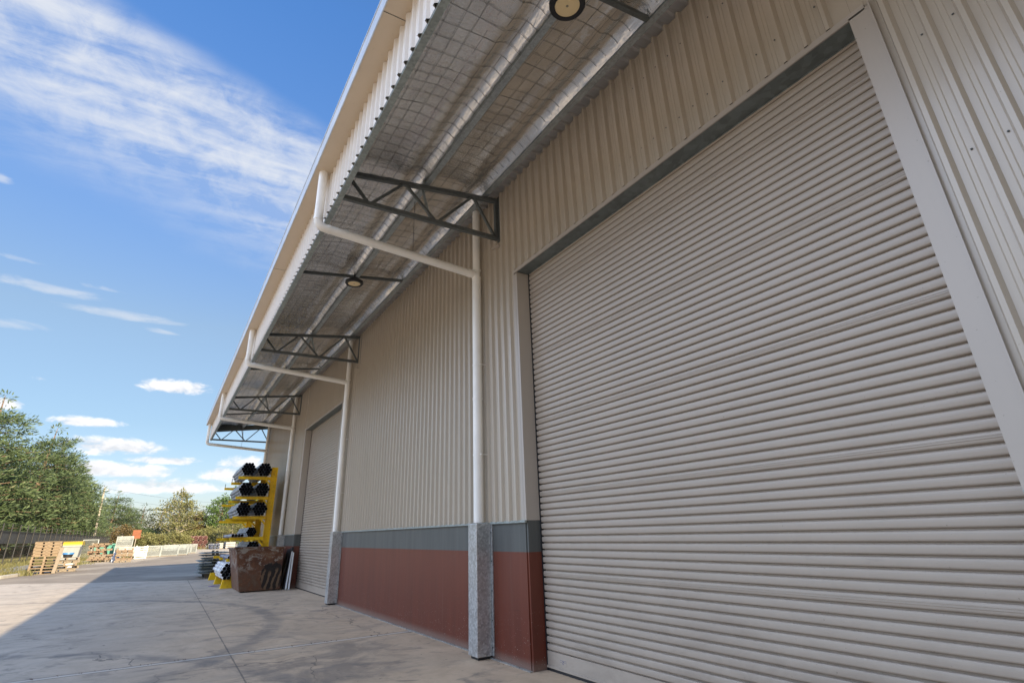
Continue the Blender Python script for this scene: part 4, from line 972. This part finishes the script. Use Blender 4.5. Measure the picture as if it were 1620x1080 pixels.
pines = [('pine_a',-19.3,72,14.6,4.6,'tallest pine at the left edge of the row behind the fence'),
 ('pine_b',-16.8,84,13.6,4.4,'second pine from the left behind the fence, leaning crown above the tallest fence posts'),
 ('pine_a',-16.6,93,13.2,4.3,'third pine from the left behind the fence'),
 ('pine_b',-15.9,101,12.0,4.3,'fourth pine from the left behind the fence'),
 ('pine_a',-16.2,110,11.6,4.4,'fifth pine from the left behind the fence'),
 ('pine_b',-15.8,121,11.5,4.4,'last tall pine of the row, just left of the power pole'),
 ('pine_a',-20.6,64,12.0,4.0,'pine cut by the left edge of the picture, low branches above the fence'),
 ('pine_b',-18.4,78,8.5,4.2,'low bushy pine in front of the tall left pines'),
 ('pine_a',-16.2,89,7.0,3.6,'low bushy pine against the fence under the third tall pine'),
 ('pine_b',-15.2,100,6.6,3.4,'low bushy pine against the fence midway along the row'),
 ('pine_a',-15.0,114,7.4,3.6,'low bushy pine against the fence, left of the pole base'),
 ('pine_b',-22.5,95,13.5,4.6,'back row pine filling the gap behind the left pines'),
 ('pine_a',-19.5,115,12.0,4.6,'back row pine filling the gap left of the pole'),
 ('pine_b',-12.2,140,10.2,4.4,'shorter pine immediately behind the power pole'),
 ('pine_a',-9.7,146,8.4,4.0,'shorter pine right of the power pole')]
for kd, x, y, h, w, lb_ in pines: plant(kd, x, y, .4, h*1.06, w*(1.30 if h > 11.8 else (1.12 if h > 9 else .95)), lb_, 'tree', G)
mids = [('pine_d',-7.6,158,9.6,4.2,'open dark pine with sky through it, right of the pole'),
 ('pine_d',-3.9,156,9.6,4.4,'open dark pine with sky through it, beside the tall pale tree'),
 ('pine_d',2.6,172,11.2,3.6,'dark pine top showing just right of the tall pale tree'),
 ('gum',-.6,138,11.9,3.7,'tall pale yellow green tree in the middle of the far yard'),
 ('autumn',3.9,142,7.6,3.0,'rust tinged tree behind the red tube bundles'),
 ('cedar',7.4,138,10.8,3.9,'bright green rounded tree left of the rack'),
 ('cone',9.9,140,12.6,2.6,'spiky conifer top right behind the bright green tree'),
 ('cedar',13.2,136,10.,4.2,'bright green tree mostly hidden by the rack'),
 ('autumn',-9.3,128,4.6,2.8,'rusty brown small tree at the foot of the pines'),
 ('gum',8.6,124,5.4,2.6,'low pale tree behind the rack arms'),
 ('gum',12.2,122,6.0,3.0,'low pale tree behind the rack uprights'),
 ('cedar',-5.8,150,4.2,3.4,'low green tree under the open pines')]
for kd, x, y, h, w, lb_ in mids: plant(kd, x, y, 0, h, w, lb_)
bl = ['pale shrub right of the rusty board','pale shrub under the left side of the tall pale tree','pale shrub in front of the tall pale tree trunk','pale shrub between tall pale tree and red tubes','pale shrub behind the red tube bundles','pale shrub between red and blue tubes','pale shrub behind the blue tubes','pale shrub left of the rusty board']
for k, (x, y, h, w) in enumerate([(-5.0,128,3.0,2.2),(-3.2,127,2.6,2.0),(-1.2,128,3.2,2.2),(.7,128,2.6,1.8),(3.2,137,3.4,2.6),(5.4,134,4.0,2.2),(7.2,130,3.6,2.2),(-7.9,134,3.0,2.0)]): plant('bush', x, y, 0, h, w, bl[k], 'shrub', 'pale shrubs along the far edge of the yard')
# far woodland mass behind
b = MB(); rg = random.Random(9)
for i in range(5200):
    x = rg.uniform(-60,60); y = rg.uniform(185,200); hh = 5.2 + 1.6*math.sin(x*.21+1) + 1.1*math.sin(x*.53); z = rg.random()**.8*hh
    a = rg.uniform(0,6.28); l = rg.uniform(.5,1.0); dx_, dz_ = math.cos(a)*l, math.sin(a)*l
    b.add([(x,y,z),(x+dx_*.5-dz_*.3,y+rg.uniform(-.3,.3),z+dz_*.5+dx_*.3),(x+dx_,y,z+dz_),(x+dx_*.5+dz_*.3,y+rg.uniform(-.3,.3),z+dz_*.5-dx_*.3)], [(0,1,2,3)])
tag(b.build('far_wood', M['darkpine']), 'low dark line of far woodland behind the yard trees', 'woodland', kind='stuff')
# dark undergrowth below the pines
b = MB()
for i in range(4200):
    y = rg.uniform(52,128); x = -17.2 + (y-60)*.035 - rg.random()*5; z = .4 + rg.random()*1.5
    a = rg.uniform(0,6.28); l = rg.uniform(.25,.6); dx_, dz_ = math.cos(a)*l, math.sin(a)*l
    b.add([(x,y,z),(x+dx_*.5-dz_*.3,y+.2,z+dz_*.5+dx_*.3),(x+dx_,y,z+dz_),(x+dx_*.5+dz_*.3,y-.2,z+dz_*.5-dx_*.3)], [(0,1,2,3)])
tag(b.build('undergrowth', M['darkpine']), 'dark undergrowth below the pines behind the fence', 'undergrowth', kind='stuff')
# grass on the verge and along the yard edge
b = MB()
def blade(x, y, z, h):
    a = rg.uniform(0,6.28); w = .02 + .02*rg.random(); lx, ly = rg.uniform(-.5,.5)*h, rg.uniform(-.5,.5)*h
    c, s2 = math.cos(a)*w, math.sin(a)*w; b.add([(x-c,y-s2,z),(x+c,y+s2,z),(x+lx,y+ly,z+h)], [(0,1,2)])
for i in range(16000):
    y = 30 + 60*rg.random()**1.3; off = 0 if y < 42 else min(1.3,(y-42)*.03); q = rg.random()**1.5*5; x = -9.95 - q + off
    z = .0 if q < .1 else (.10*q/.45 if q < .45 else (.10 + .16*(q-.45)/.8 if q < 1.25 else .30)); blade(x, y, z-.01, rg.uniform(.06,.26))
for cx_, cy_, n_, sp in ((-9.25,44.5,260,.5),(-7.3,62.5,300,.8),(-9.,56,400,1.0),(-9.3,39.4,180,.35),(-6.,70,400,1.2),(-5,127,500,4),(2,127,500,4)):
    for i in range(n_): blade(rg.gauss(cx_,sp*.6), rg.gauss(cy_,sp), 0, rg.uniform(.1,.34 if cy_ < 100 else .9))
tag(b.build('verge_grass', M['grassblade']), 'dry grass along the fence and yard edge', 'grass', kind='stuff')
# leaf litter and small weeds in the slab joint and wall foot
b = MB()
for i in range(46):
    x = rg.uniform(-4.6,-.3); y = 9.05 + .04*x + rg.gauss(0,.02); l = rg.uniform(.01,.03); a = rg.uniform(0,6.28)
    b.add([(x,y,.004),(x+l*math.cos(a),y+l*math.sin(a),.012),(x+l*math.cos(a+1.2),y+l*math.sin(a+1.2),.016)], [(0,1,2)])
for i in range(60):
    x = -.03 - abs(rg.gauss(0,.04)); y = rg.uniform(5.8,13); l = rg.uniform(.008,.026); a = rg.uniform(0,6.28)
    b.add([(x,y,.014),(x+l*math.cos(a),y+l*math.sin(a),.02),(x+l*math.cos(a+1.2),y+l*math.sin(a+1.2),.024)], [(0,1,2)])
tag(b.build('leaf_litter', M['bark']), 'leaf litter in the slab joint and along the wall foot', 'litter', kind='stuff')
